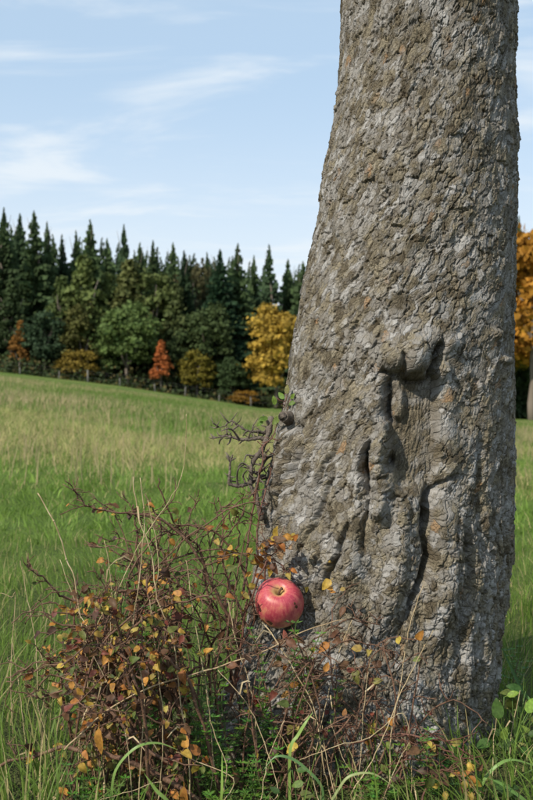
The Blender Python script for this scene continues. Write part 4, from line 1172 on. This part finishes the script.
# ------------------------------------------------------------------ broad green blades, weeds
def build_blades():
    rng = random.Random(51)
    m = {}
    def gm(c):
        if c not in m:
            m[c] = simple_mat('green_blade', [(0.3, tuple(x * .7 for x in c)), (0.7, c)], 25, .45, 0, None, (1, 1, 1))
        return m[c]
    defs = [
        ('short broad bright green grass blade pointing up below the apple', [(290, 752, 1.42), (298, 735, 1.42), (306, 722, 1.42), (313, 712, 1.43)], 3.2, (.20, .30, .07)),
        ('green grass blade arching flat towards the right below the apple', [(262, 772, 1.40), (275, 757, 1.40), (290, 758, 1.40), (305, 768, 1.40), (322, 788, 1.40)], 2.6, (.10, .19, .06)),
        ('pale arching grass blade in the middle of the bottom edge', [(330, 806, 1.38), (338, 790, 1.38), (350, 776, 1.38), (374, 774, 1.38), (400, 792, 1.38)], 2.4, (.24, .28, .10)),
        ('upright green grass blade under the briar bush', [(221, 806, 1.37), (222, 785, 1.37), (222, 752, 1.38)], 2.4, (.20, .30, .06)),
        ('green grass blade arching over in the briar bush', [(112, 790, 1.36), (118, 766, 1.36), (137, 747, 1.36), (158, 743, 1.37), (178, 750, 1.37)], 2.6, (.16, .25, .06)),
        ('green grass blade leaning right at the foot of the briar bush', [(144, 773, 1.36), (156, 790, 1.36), (170, 806, 1.36)], 3.0, (.17, .26, .06)),
        ('long green blade arching right beside the oval leaved weed', [(478, 800, 1.42), (484, 780, 1.42), (499, 764, 1.42), (516, 760, 1.43), (545, 770, 1.44)], 3.0, (.16, .27, .06)),
        ('green blade bending right in the bottom right corner', [(488, 778, 1.40), (505, 786, 1.40), (530, 806, 1.40)], 3.2, (.12, .22, .05)),
        ('dark green blade slanting beside the trunk on the right', [(498, 640, 1.78), (510, 665, 1.76), (522, 690, 1.74), (540, 715, 1.72)], 3.4, (.07, .16, .03)),
        ('thin dead stalk beside the trunk on the right', [(527, 640, 1.80), (517, 665, 1.78), (512, 690, 1.76), (510, 730, 1.72)], 1.0, (.10, .07, .04)),
    ]
    for lab, pts, w, c in defs:
        p3 = [P(*q) for q in pts]
        k = 0 if p3[0].z < p3[-1].z else len(p3) - 1
        f = p3[k].copy(); f.z = ground_h(f.x, f.y) - .005; f.y += .01
        if abs(f.z - p3[k].z) > .01:
            p3 = [f] + p3 if k == 0 else p3 + [f]
        sp = spline(p3, 6)
        if k != 0: sp = sp[::-1]
        n = len(sp); o0 = sp[0].copy()
        mb = MB(); ws = [w * .00078 * (.75 + .25 * math.sin(i / (n - 1) * 3.14)) * min(1, (1 - i / (n - 1)) * 3 + .06) for i in range(n)]
        mb.ribbon([p - o0 for p in sp], ws, (-.3, -.75, .6))
        tag(link('grass_blade' if 'stalk' not in lab else 'dead_stalk', mb.mesh('blade', gm(c)), None, o0), lab, 'grass' if 'stalk' not in lab else 'stalk', None)
    # oval leaved weed by the right edge
    stem = MB(); base = P(505, 790, 1.60); base.z = ground_h(base.x, base.y) - .005
    w = empty('oval_leaved_weed', base, 'leafy green weed with smooth oval leaves right of the trunk foot', 'plant')
    spots = [(499, 719, 100, 1.0, 'dark'), (513, 732, 10, 1.0, 'fresh'), (491, 741, 190, .9, 'dark'), (503, 740, 80, .8, 'fresh'), (509, 752, 30, 1.0, 'green'), (527, 713, 60, .9, 'fresh'), (507, 696, 20, .7, 'fresh'), (520, 748, 330, .8, 'dark'), (497, 757, 230, .7, 'dark'), (528, 735, 20, .8, 'dark'), (516, 770, 300, .8, 'dark'), (506, 775, 200, .7, 'dark'), (525, 762, 10, .8, 'fresh')]
    for (u, v, a, sc, c) in spots:
        p = P(u, v, 1.585 + rng.uniform(-.03, .03)); a = math.radians(a)
        d = Vector((math.cos(a), rng.uniform(-.4, .2), math.sin(a))).normalized()
        st = p - d * .007 * sc
        stem.tube([(st - base) * t + Vector((0, .008 * math.sin(t * 3.1), 0)) for t in (0, .35, .7, 1)], [.0013, .0011, .0009, .0007], 5)
        put_leaf(w, OVAL_LEAVES, p - Vector(base) * 0, d, (rng.uniform(-.5, .2), -.8, rng.uniform(.4, 1)), c, rng, sc * .95)
    link('stem', stem.mesh('stem', gm((.12, .2, .05))), w)
    for (u0, u1, v0, v1, Y, cnt, lab) in ((488, 545, 690, 780, 1.66, 20, 'taller leafy green weed behind the oval leaved weed by the trunk'), (470, 540, 765, 815, 1.50, 18, 'low dark leafy weed in the bottom right corner'), (270, 330, 765, 815, 1.40, 9, 'small leafy green weed at the bottom edge below the apple')):
        base = P((u0 + u1) / 2, 780, Y); base.z = ground_h(base.x, base.y) - .005
        w2 = empty('leafy_weed', base, lab, 'plant'); st = MB()
        for k in range(cnt):
            p = P(rng.uniform(u0, u1), rng.uniform(v0, v1), Y + rng.uniform(-.05, .05)); p.z = max(p.z, .015); a = rng.uniform(0, 6.28)
            d = Vector((math.cos(a), rng.uniform(-.5, .2), math.sin(a) * .7)).normalized()
            q = p - d * .007
            st.tube([(q - base) * t + Vector((0, .008 * math.sin(t * 3.1), 0)) for t in (0, .35, .7, 1)], [.0012, .001, .0008, .0006], 5)
            put_leaf(w2, OVAL_LEAVES, p, d, (rng.uniform(-.5, .2), -.8, rng.uniform(.4, 1)), rng.choice(['dark', 'dark', 'fresh', 'green']), rng, rng.uniform(.55, 1.1) * (.55 if u1 < 400 else 1))
        link('stem', st.mesh('stem', gm((.10, .17, .045))), w2)


build_blades()


def build_bedstraw():
    """low whorled weeds: each clump is one plant"""
    rng = random.Random(61)
    mat = leaf_mat('bedstraw_leaf', 'tint', .3, .5, .2, 80)
    spots = [((212, 705, 1.46), .13, 'low whorled green weed under the briar bush, left of the trunk foot'), ((232, 760, 1.43), .10, 'low whorled green weed at the bottom below the apple'), ((205, 665, 1.50), .12, 'whorled green weed climbing through the right side of the briar bush'),
             ((262, 760, 1.45), .08, 'small whorled green weed between the grass blades'), ((300, 640, 1.50), .13, 'fine whorled weed sprig touching the right side of the apple'), ((440, 742, 1.47), .09, 'whorled green weed tuft against the lower trunk, right of its middle'),
             ((375, 770, 1.43), .06, 'small whorled weed tuft in the trailing briar'), ((510, 640, 1.9), .10, 'green weed clump right of the trunk'), ((250, 700, 1.52), .12, 'whorled green weed against the left foot of the trunk'),
             ((140, 590, 1.50), .10, 'green weed sprigs near the top of the briar bush'), ((100, 780, 1.40), .09, 'green weed in the bottom left of the briar bush')]
    for (u, v, Y), H, lab in spots:
        top = P(u, v, Y); V = []; F = []; cols = []
        b = Vector((top.x, top.y, 0)); b.z = ground_h(b.x, b.y)
        n = 9
        def quad(p, d, L, w, c):
            d = d.normalized(); a = d.cross(Vector((rng.uniform(-.4, .4), rng.uniform(-.6, -.1), 1))).normalized()
            k = len(V)
            V.extend([p, p + d * L * .5 + a * w, p + d * L, p + d * L * .5 - a * w]); F.append((k, k + 1, k + 2, k + 3)); cols.extend([c] * 4)
        for s in range(n):
            tip = top + Vector((rng.gauss(0, .028), rng.gauss(0, .03), rng.uniform(-.07, .03)))
            if tip.z < b.z + .02: tip.z = b.z + rng.uniform(.03, .08)
            tip = clear_trunk(tip, .012)
            foot = b + Vector((rng.gauss(0, .02), rng.gauss(0, .02), -.005)); foot = clear_trunk(foot, .01)
            m = max(6, int((tip - foot).length / .013))
            pts = [foot.lerp(tip, i / m) + Vector((math.sin(i * .9 + s) * .004, 0, 0)) for i in range(m + 1)]
            for i in range(m):
                d = pts[i + 1] - pts[i]; k = len(V); w_ = Vector((.0006, 0, 0))
                V.extend([pts[i] - w_, pts[i] + w_, pts[i + 1] + w_, pts[i + 1] - w_]); F.append((k, k + 1, k + 2, k + 3)); cols.extend([(.10, .16, .04)] * 4)
            for i in range(m // 3, m + 1):
                c = (rng.uniform(.07, .13), rng.uniform(.16, .26), rng.uniform(.02, .045))
                for j in range(6):
                    a = j / 6 * 6.283 + i
                    quad(pts[i], Vector((math.cos(a), math.sin(a) * .8, .25)), rng.uniform(.007, .012), .0013, c)
        V = [v - b for v in V]
        tag(link('whorled_weed', mesh_np('whorled_weed', V, F, mat, True, np.array(cols)), None, b), lab, 'weed', 'low whorled weeds')


build_bedstraw()


# ------------------------------------------------------------------ grass
def blades(name, X, Y, H, W, bend, cols, seg, label):
    n = len(X); Z = terrain(X, Y) - .004
    ang = RNG.uniform(0, 2 * np.pi, n) * .45 + 7 * fbm(X * 2.3, Y * 2.3, 2, 83); lx, ly = np.cos(ang), np.sin(ang)
    fa = RNG.uniform(0, 2 * np.pi, n)
    wx, wy = np.cos(fa), np.sin(fa) * .5
    V = np.zeros((n, seg + 1, 2, 3)); C = np.zeros((n, seg + 1, 2, 3))
    for i in range(seg + 1):
        t = i / seg
        px = X + lx * H * bend * t * t; py = Y + ly * H * bend * t * t; pz = Z + H * (t - .35 * bend * t * t)
        w = W * max(.06, (1 - t) ** .75)
        for s, sg in ((0, -1), (1, 1)):
            V[:, i, s, 0] = px + sg * wx * w; V[:, i, s, 1] = py + sg * wy * w; V[:, i, s, 2] = pz
            C[:, i, s] = cols
    b = np.arange(n)[:, None] * (seg + 1) * 2 + np.arange(seg)[None, :] * 2
    F = np.stack([b, b + 1, b + 3, b + 2], -1).reshape(-1, 4)
    o = link(name, mesh_np(name, V.reshape(-1, 3), F, M_GRASS, True, C.reshape(-1, 3)))
    tag(o, label, 'grass', None, 'stuff')


def scatter(n, y0, y1, power=1.0):
    Y = y0 + (y1 - y0) * RNG.random(n) ** power
    X = (RNG.random(n) * 2 - 1) * (0.34 * Y + 0.45)
    return X, Y


def mixcol(n, straw):
    g1 = np.array([.090, .160, .023]); g2 = np.array([.182, .270, .050]); st = np.array([.46, .37, .18]); st2 = np.array([.32, .30, .11])
    a = RNG.random((n, 1))
    g = g1 * (1 - a) + g2 * a
    s = st * (1 - a) + st2 * a
    k = (RNG.random(n) < straw)[:, None]
    c = np.where(k, s, g)
    return c * RNG.uniform(.85, 1.3, (n, 1))


def build_grass():
    # close to the tree foot
    X, Y = scatter(30000, 1.22, 4.2, .9)
    cx, a = trunk_axis(np.zeros_like(X) + .02)
    ok = np.hypot(X - cx, Y - YC) > a + .01
    # thinner where the briars shade it out
    u = 266.5 + FPX * X / Y
    inb = (u > 60) & (u < 440) & (Y < 1.75)
    ok &= ~(inb & (RNG.random(len(X)) < .55))
    cl = fbm(X * 3, Y * 3, 3, 71)
    ok &= RNG.random(len(X)) < .65 + .8 * cl
    X, Y, cl, inb = X[ok], Y[ok], cl[ok], inb[ok]
    n = len(X)
    H = RNG.uniform(.05, .12, n) * (1 + .8 * cl) * np.where(Y < 2.0, 1.15, .72)
    tall = RNG.random(n) < .05; H = np.where(tall, H * 1.7, H)
    H = np.where(inb, H * .75, H)
    edge = (u[ok] < 62) & (Y < 2.0); H = np.where(edge, H * 1.5, H)
    H = np.minimum(H, .17 + .1 * (Y > 1.6))
    blades('near_grass', X, Y, H, RNG.uniform(.0010, .0022, n), RNG.uniform(.1, .9, n), mixcol(n, .14 + .12 * tall), 4, 'green meadow grass around the foot of the tree and briars')
    # meadow
    X, Y = scatter(95000, 4.0, 16, .85)
    cl = fbm(X * .8, Y * .5, 4, 73); n = len(X)
    hay = np.clip(sstep(4.6, 10.0, Y) * sstep(28, 12, Y) * (.85 + 2.2 * fbm(X * .5, Y * .25, 4, 75)), 0, 1)
    tuft = fbm(X * 4.5, Y * 4.5, 3, 79)
    H = RNG.uniform(.03, .075, n) * np.clip(1 + .8 * cl + 1.8 * tuft, .25, 2.6) + hay * RNG.uniform(0, .11, n)
    blades('meadow_grass', X, Y, H, RNG.uniform(.002, .0042, n), RNG.uniform(.3, 1.25, n), mixcol(n, np.clip(hay * .66 + .06 - .4 * tuft, .02, .9)) * (1.12 + .6 * tuft)[:, None], 2, 'green meadow with patches of tall straw coloured grass')
    # thin seed stalks standing above it
    X, Y = scatter(11000, 6.0, 24, .9)
    keep = RNG.random(len(X)) < np.clip(.35 + 1.6 * fbm(X * .6, Y * .3, 3, 85), 0, 1); X, Y = X[keep], Y[keep]; n = len(X)
    blades('seed_grass', X, Y, RNG.uniform(.14, .38, n), RNG.uniform(.0022, .0045, n), RNG.uniform(.02, .35, n), np.array([.44, .35, .19]) * RNG.uniform(.7, 1.25, (n, 1)), 2, 'tan seed stalks standing in the meadow in the middle distance')
    X, Y = scatter(100000, 15, 60, 1.0)
    n = len(X); cl = fbm(X * .12, Y * .05, 4, 77)
    st = np.clip(.36 + .9 * cl, .05, .8)
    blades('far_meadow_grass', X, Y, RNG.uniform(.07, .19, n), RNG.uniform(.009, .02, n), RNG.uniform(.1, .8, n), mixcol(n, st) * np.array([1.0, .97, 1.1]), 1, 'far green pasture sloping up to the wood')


build_grass()


# ------------------------------------------------------------------ distant wood
def spruce_mesh(name, seed, full=1.0):
    rng = np.random.default_rng(seed); V = []; F = []
    levels = 56
    for i in range(levels):
        t = i / (levels - 1)
        z = .03 + .96 * t
        R = .160 * full * (1 - t) ** .95 * rng.uniform(.72, 1.18) + .003
        nb = int(6 + 13 * (1 - t))
        for b in range(nb):
            a = rng.uniform(0, 6.283); r = R * rng.uniform(.7, 1.15)
            ca, sa = math.cos(a), math.sin(a)
            segs = 3 if r > .05 else 2
            for s in range(segs):
                t0 = s / segs; t1 = (s + 1) / segs
                for side in (-1, 1):
                    w0 = .029 * (1 - t0 * .55) * (.16 + .84 * (1 - t)); w1 = .029 * (1 - t1 * .75) * (.16 + .84 * (1 - t))
                    def pt(tt, off, drop):
                        rad = r * tt; zz = z - .33 * r * tt + .16 * r * tt * tt - drop
                        return (rad * ca - off * sa, rad * sa + off * ca, zz)
                    k = len(V); j = rng.uniform(.5, 1.3)
                    V.extend([pt(t0, 0, 0), pt(t1, 0, 0), pt(t1 - .05, side * w1 * j, .012 + .014 * rng.random()), pt(t0 + .1, side * w0 * j, .012 + .016 * rng.random())])
                    F.append((k, k + 1, k + 2, k + 3))
    return mesh_np(name, np.array(V), F, M_FAR, False)


def broad_mesh(name, seed, w, base=.10, n=3200, lobes=26, size=.021, point=0.0):
    rng = np.random.default_rng(seed)
    # lobes spread through an egg shaped volume
    cen = []; 
    while len(cen) < lobes:
        p = rng.uniform(-1, 1, 3)
        if np.linalg.norm(p) < 1: cen.append(p * np.array([w * .78, w * .78, (1 - base) * .40]) * np.array([1, 1, 1]))
    cen = np.array(cen); cen[:, :2] *= (1.15 - .9 * np.clip((cen[:, 2:3] + .0), 0, 1))
    cen[:, :2] *= 1 - point * np.clip(.5 + cen[:, 2:3] * 1.25, 0, 1)
    cen[:, 2] += base + (1 - base) * .5
    rad = rng.uniform(.34, .74, lobes) * w * .62 * (1 - point * .55 * np.clip(cen[:, 2], 0, 1))
    k = rng.integers(0, lobes, n)
    d = rng.normal(size=(n, 3)); d /= np.linalg.norm(d, axis=1, keepdims=True); d[:, 2] = np.where(d[:, 2] < -.3, -d[:, 2] * .5, d[:, 2])
    p = cen[k] + d * (rad[k] * rng.uniform(.45, 1.0, n) * np.where(rng.random(n) < .12, 1.35, 1.0))[:, None]
    p[:, 2] = np.minimum(p[:, 2], 1.0)
    a = rng.normal(size=(n, 3)); a /= np.linalg.norm(a, axis=1, keepdims=True)
    nn = d + .9 * rng.normal(size=(n, 3)); b = np.cross(nn, a); b /= np.linalg.norm(b, axis=1, keepdims=True); a = np.cross(b, nn); a /= np.linalg.norm(a, axis=1, keepdims=True)
    s = size * rng.uniform(.6, 1.3, n)[:, None]
    V = np.stack([p - a * s, p - b * s * .7, p + a * s, p + b * s * .7], 1).reshape(-1, 3)
    F = np.arange(n * 4).reshape(-1, 4)
    return mesh_np(name, V, F, M_FAR, False)


def trunk_mesh(name, seed, r, top=.9, forks=0):
    rng = random.Random(seed); mb = MB()
    pts = [Vector((rng.uniform(-.004, .004) * i, rng.uniform(-.004, .004) * i, top * i / 8 - .02)) for i in range(9)]
    mb.tube(pts, lerp_list(r, r * .04, 9), 8)
    for k in range(forks):
        i = rng.randint(2, 5); a = rng.uniform(0, 6.28)
        p = pts[i]; d = Vector((math.cos(a) * .5, math.sin(a) * .5, 1)).normalized()
        mb.tube([p, p + d * .12, p + d * .26 + Vector((0, 0, .04))], [r * .5, r * .35, r * .1], 6)
    return mb.mesh(name, M_TRUNKFAR)


SPR = [spruce_mesh('spruce_crown', 201, .85), spruce_mesh('spruce_crown', 202, 1.05), spruce_mesh('spruce_crown', 203, 1.25), spruce_mesh('spruce_crown', 204, .95)]
BRO = [broad_mesh('broad_crown', 301, .30, .0, 6500, 46, .019), broad_mesh('broad_crown', 302, .26, -.02, 5000, 40, .020), broad_mesh('broad_crown', 303, .42, -.05, 4200, 40, .028), broad_mesh('broad_crown', 304, .24, .0, 5000, 40, .018), broad_mesh('flame_crown', 305, .27, .06, 3600, 40, .020, .85)]
TRS = trunk_mesh('spruce_trunk', 1, .012, .97)
TRB = [trunk_mesh('broad_trunk', 2, .022, .8, 5), trunk_mesh('broad_trunk', 3, .018, .85, 4)]
DG = (.050, .080, .030); DG2 = (.060, .094, .036); DG3 = (.044, .074, .034); OL = (.120, .150, .045); OL2 = (.140, .152, .050); LG = (.100, .145, .042)


def tree(name, label, cat, group, u, vtop, D, crown, trunk, colour, width, vbase=None, rng=random.Random(9)):
    x = (u - 266.5) / FPX * D; z0 = ground_h(x, D)
    H = CAM_Z - (vtop - 400) / FPX * D - z0
    o = empty(name, (x, D, z0 - .05), label, cat, group)
    o.rotation_euler.z = rng.uniform(0, 6.28); o.scale = (H * width, H * width, H)
    c = link('crown', crown, o); j = rng.uniform(.85, 1.18)
    c.color = (colour[0] * j, colour[1] * j, colour[2] * j, 1)
    link('trunk', trunk, o)
    return o


def build_wood():
    rng = random.Random(77)
    G1 = 'spruces of the wood behind the meadow'; G2 = 'leafy trees at the edge of the wood'
    sp = [ # u, vtop, D, colour, width, label
        (4, 205, 112, DG, 1.0, 'dark spruce at the far left edge of the wood'),
        (20, 211, 116, DG3, .9, 'dark spruce second from the left edge of the wood'),
        (34, 208, 112, DG, .9, 'tall pointed spruce left of the dip in the wood skyline'),
        (47, 219, 114, DG2, .8, 'slim spruce top at the dip in the left skyline of the wood'),
        (76, 228, 117, DG2, .9, 'spruce just left of the high double spire in the wood skyline'),
        (90, 217, 114, DG, .95, 'high spruce spire above the pale green tree in the wood'),
        (107, 236, 118, DG2, .9, 'low spruce in the gap between two spires of the wood'),
        (124, 222, 114, DG3, .85, 'lone pointed spruce spire above the large green tree'),
        (140, 240, 117, DG2, .9, 'spruce right of the lone pointed spire'),
        (153, 238, 115, DG, .8, 'spruce standing above and left of the red tree'),
        (173, 240, 114, DG2, .8, 'spruce directly above the red tree'),
        (184, 248, 110, (.024, .044, .018), 1.0, 'broad dark spruce right of the red tree'),
        (207, 250, 118, DG2, .9, 'spruce behind the brown tipped tree of the wood'),
        (220, 247, 109, (.020, .046, .020), 1.15, 'large full spruce standing forward left of the yellow tree'),
        (238, 241, 111, DG, .95, 'tall spruce just left of the yellow tree'),
        (254, 253, 114, DG2, .9, 'spruce behind the yellow tree, left of its crown'),
        (269, 242, 112, DG3, 1.0, 'tall dark spruce right behind the yellow tree'),
        (288, 257, 114, DG, 1.0, 'spruce behind the right side of the yellow tree'),
        (303, 259, 112, DG2, 1.0, 'spruce partly hidden by the left edge of the trunk'),
        (519, 213, 96, DG2, .7, 'dark tree top showing above the orange tree at the right edge'),
        (62, 232, 116, DG3, .9, 'spruce in the dip of the left skyline of the wood'),
    ]
    for i, (u, v, D, c, w, lab) in enumerate(sp): tree('spruce_tree', lab, 'tree', G1, u, v, D, SPR[i % 4], TRS, c, w * 1.5, rng=rng)
    br = [
        (84, 246, 108.5, OL, 1.0, 4, 'rounded pale green tree below the high spruce spire'),
        (129, 250, 109.5, OL2, 1.05, 4, 'tall olive green tree left of the red tree, behind the large green tree'),
        (152, 252, 110, OL, .85, 1, 'narrow olive green tree above the red tree'),
        (127, 292, 105, LG, 1.15, 0, 'large green leafy tree standing forward left of the red tree'),
        (194, 243, 112, (.075, .070, .030), .6, 3, 'brown tipped slim tree between the spruces'),
        (85, 290, 106.5, (.12, .12, .035), 1.0, 1, 'brownish olive tree left of the large green tree'),
        (45, 305, 106, (.045, .075, .036), 1.1, 0, 'dark bluish green tree between the orange and yellow bushes'),
        (20, 316, 105.5, (.26, .125, .03), .95, 4, 'small orange leafed tree at the left edge of the wood'),
        (79, 345, 104, (.24, .17, .03), 1.5, 2, 'yellow bush at the meadow edge left of the large green tree'),
        (161, 336, 103, (.52, .165, .05), 1.0, 4, 'small bright red orange tree at the meadow edge'),
        (197, 345, 104, (.15, .125, .020), 1.2, 0, 'yellow green bush right of the red tree'),
        (276, 293, 102, (.37, .245, .042), 1.0, 0, 'round golden yellow tree at the meadow edge left of the trunk'),
        (245, 388, 101.5, (.24, .13, .020), 2.2, 2, 'low orange bush at the meadow edge beside the yellow tree'),
        (232, 352, 104, (.06, .095, .035), 1.1, 0, 'dark green leafy tree left of the golden yellow tree'),
        (60, 330, 107, (.05, .075, .03), 1.1, 1, 'dark green tree behind the yellow bush'),
        (105, 330, 107, (.055, .085, .03), 1.0, 0, 'dark green tree between the yellow bush and the large green tree'),
        (62, 268, 109.5, (.085, .115, .036), .95, 4, 'mid green pointed tree left of the rounded pale green tree'),
        (108, 264, 110.5, (.095, .125, .040), .95, 4, 'mid green tree between the two pale green trees of the wood'),
        (12, 272, 109, (.060, .090, .034), 1.0, 4, 'mid green tree above the small orange tree at the left edge'),
        (176, 276, 108.5, (.085, .105, .036), .85, 4, 'olive tree rising directly behind the red tree'),
        (208, 292, 107.5, (.070, .100, .034), .95, 0, 'mid green rounded tree between the red and the golden yellow tree'),
        (176, 318, 107, (.06, .085, .03), .9, 3, 'dark olive tree right behind the red tree'),
    ]
    for i, (u, v, D, c, w, k, lab) in enumerate(br): tree('leafy_tree', lab, 'tree' if 'bush' not in lab else 'bush', G2, u, v, D, BRO[k], TRB[i % 2], c, w, rng=rng)
    G3 = 'orange autumn trees right of the trunk'
    big = broad_mesh('autumn_crown', 311, .30, .16, 5200, 34, .019)
    tree('autumn_tree', 'orange autumn tree with bare pale lower stem at the right edge', 'tree', G3, 532, 210, 84, big, TRB[0], (.44, .21, .03), 1.0, rng=rng)
    tree('autumn_tree', 'orange gold autumn tree close against the right side of the trunk', 'tree', G3, 512, 224, 88, big, TRB[1], (.42, .24, .03), .9, rng=rng)
    tree('autumn_tree', 'greenish gold autumn tree behind the right edge of the trunk', 'tree', G3, 497, 262, 92, big, TRB[0], (.20, .16, .02), .9, rng=rng)
    tree('autumn_tree', 'rust coloured autumn tree just past the right edge of the picture', 'tree', G3, 556, 236, 87, big, TRB[1], (.34, .13, .018), .95, rng=rng)
    # the wood behind, one mass
    V = []; F = []; C = []; n0 = 0
    data = []
    for me in SPR[:2]:
        a = np.zeros(len(me.vertices) * 3, np.float32); me.vertices.foreach_get('co', a); a = a.reshape(-1, 3, )
        a = a.reshape(-1, 4, 3)
        data.append(a[::3])
    for k in range(150):
        row = k % 3; D = 119 + row * 6 + rng.uniform(-2, 2)
        x = rng.uniform(-75, 75)
        u = 266.5 + x / D * FPX
        vt = np.interp(u, [-200, 0, 50, 120, 200, 300, 420, 533, 700], [205, 218, 232, 240, 254, 266, 275, 290, 300]) + rng.uniform(-4, 10)
        z0 = ground_h(x, D); H = CAM_Z - (vt - 400) / FPX * D - z0
        q = data[k % 2]; th = rng.uniform(0, 6.28); c, s = math.cos(th), math.sin(th)
        p = q.copy(); W = H * 1.1
        px = (q[..., 0] * c - q[..., 1] * s) * W * 1.7 + x; py = (q[..., 0] * s + q[..., 1] * c) * W * 1.7 + D; pz = q[..., 2] * H + z0
        p = np.stack([px, py, pz], -1).reshape(-1, 3)
        V.append(p); j = rng.uniform(.7, 1.2); C.append(np.tile(np.array(DG) * .9 * j, (len(p), 1)))
    V = np.concatenate(V); C = np.concatenate(C); F = np.arange(len(V)).reshape(-1, 4)
    tag(link('spruce_wood', mesh_np('spruce_wood', V, F, M_FARTINT, False, C)), 'dense dark spruce wood filling in behind the trees of its edge', 'wood', None, 'stuff')
    # undergrowth along the wood edge
    n = 26000
    X = RNG.uniform(-60, 60, n); Y = RNG.uniform(101.5, 112, n); Z = terrain(X, Y) + RNG.uniform(0, 1, n) ** 1.6 * (1.3 + 2.2 * np.clip(fbm(X * .25, Y * .25, 3, 91) + .3, 0, 1)) * sstep(101, 104, Y)
    a = RNG.normal(size=(n, 3)); a /= np.linalg.norm(a, axis=1, keepdims=True); b = RNG.normal(size=(n, 3)); b = np.cross(a, b); b /= np.linalg.norm(b, axis=1, keepdims=True)
    s = RNG.uniform(.10, .24, n)[:, None]; p = np.stack([X, Y, Z], -1)
    V = np.stack([p - a * s, p - b * s, p + a * s, p + b * s], 1).reshape(-1, 3)
    tone = np.where((RNG.random(n) < .25)[:, None], np.array([.12, .10, .035]), np.array([.055, .080, .028])) * RNG.uniform(.6, 1.2, (n, 1))
    tag(link('undergrowth', mesh_np('undergrowth', V, np.arange(n * 4).reshape(-1, 4), M_FARTINT, False, np.repeat(tone, 4, 0))), 'dark undergrowth along the foot of the wood', 'undergrowth', None, 'stuff')


build_wood()


def build_fence():
    root = empty('pasture_fence', (0, 100, 0), 'pasture fence of pale posts and wire along the edge of the wood', 'fence')
    posts = [(-40, 1.2), (-10, 1.1), (20, 1.0), (59, 1.1), (88, 1.75), (120, 1.1), (155, 1.1), (185, 1.4), (219, 1.0), (251, 1.35), (285, 1.1), (320, 1.2), (360, 1.2), (400, 1.2), (440, 1.2), (480, 1.2), (515, 1.3), (528, 1.3), (560, 1.2)]
    rng = random.Random(4); tops = []
    for u, h in posts:
        D = 99.5 + rng.uniform(-.4, .4); x = (u - 266.5) / FPX * D; z = ground_h(x, D)
        mb = MB(); h *= .66; r = .055 * (1.6 if h > 1.1 else 1)
        tip = Vector((rng.uniform(-.06, .06), 0, h))
        mb.tube([(0, 0, -.2), (tip.x * .5, 0, h * .5), tip, tip + Vector((0, 0, .05))], [r, r, r * .95, r * .5], 8)
        link('post', mb.mesh('post', M_POST), root, Vector((x, D - 100, z)))
        tops.append(Vector((x, D - 100, z)))
    for hh in (.45, .85, 1.1):
        mb = MB(); mb.tube([p + Vector((0, -.1, hh)) for p in tops], .003, 4); link('wire', mb.mesh('wire', M_WIRE), root)


build_fence()
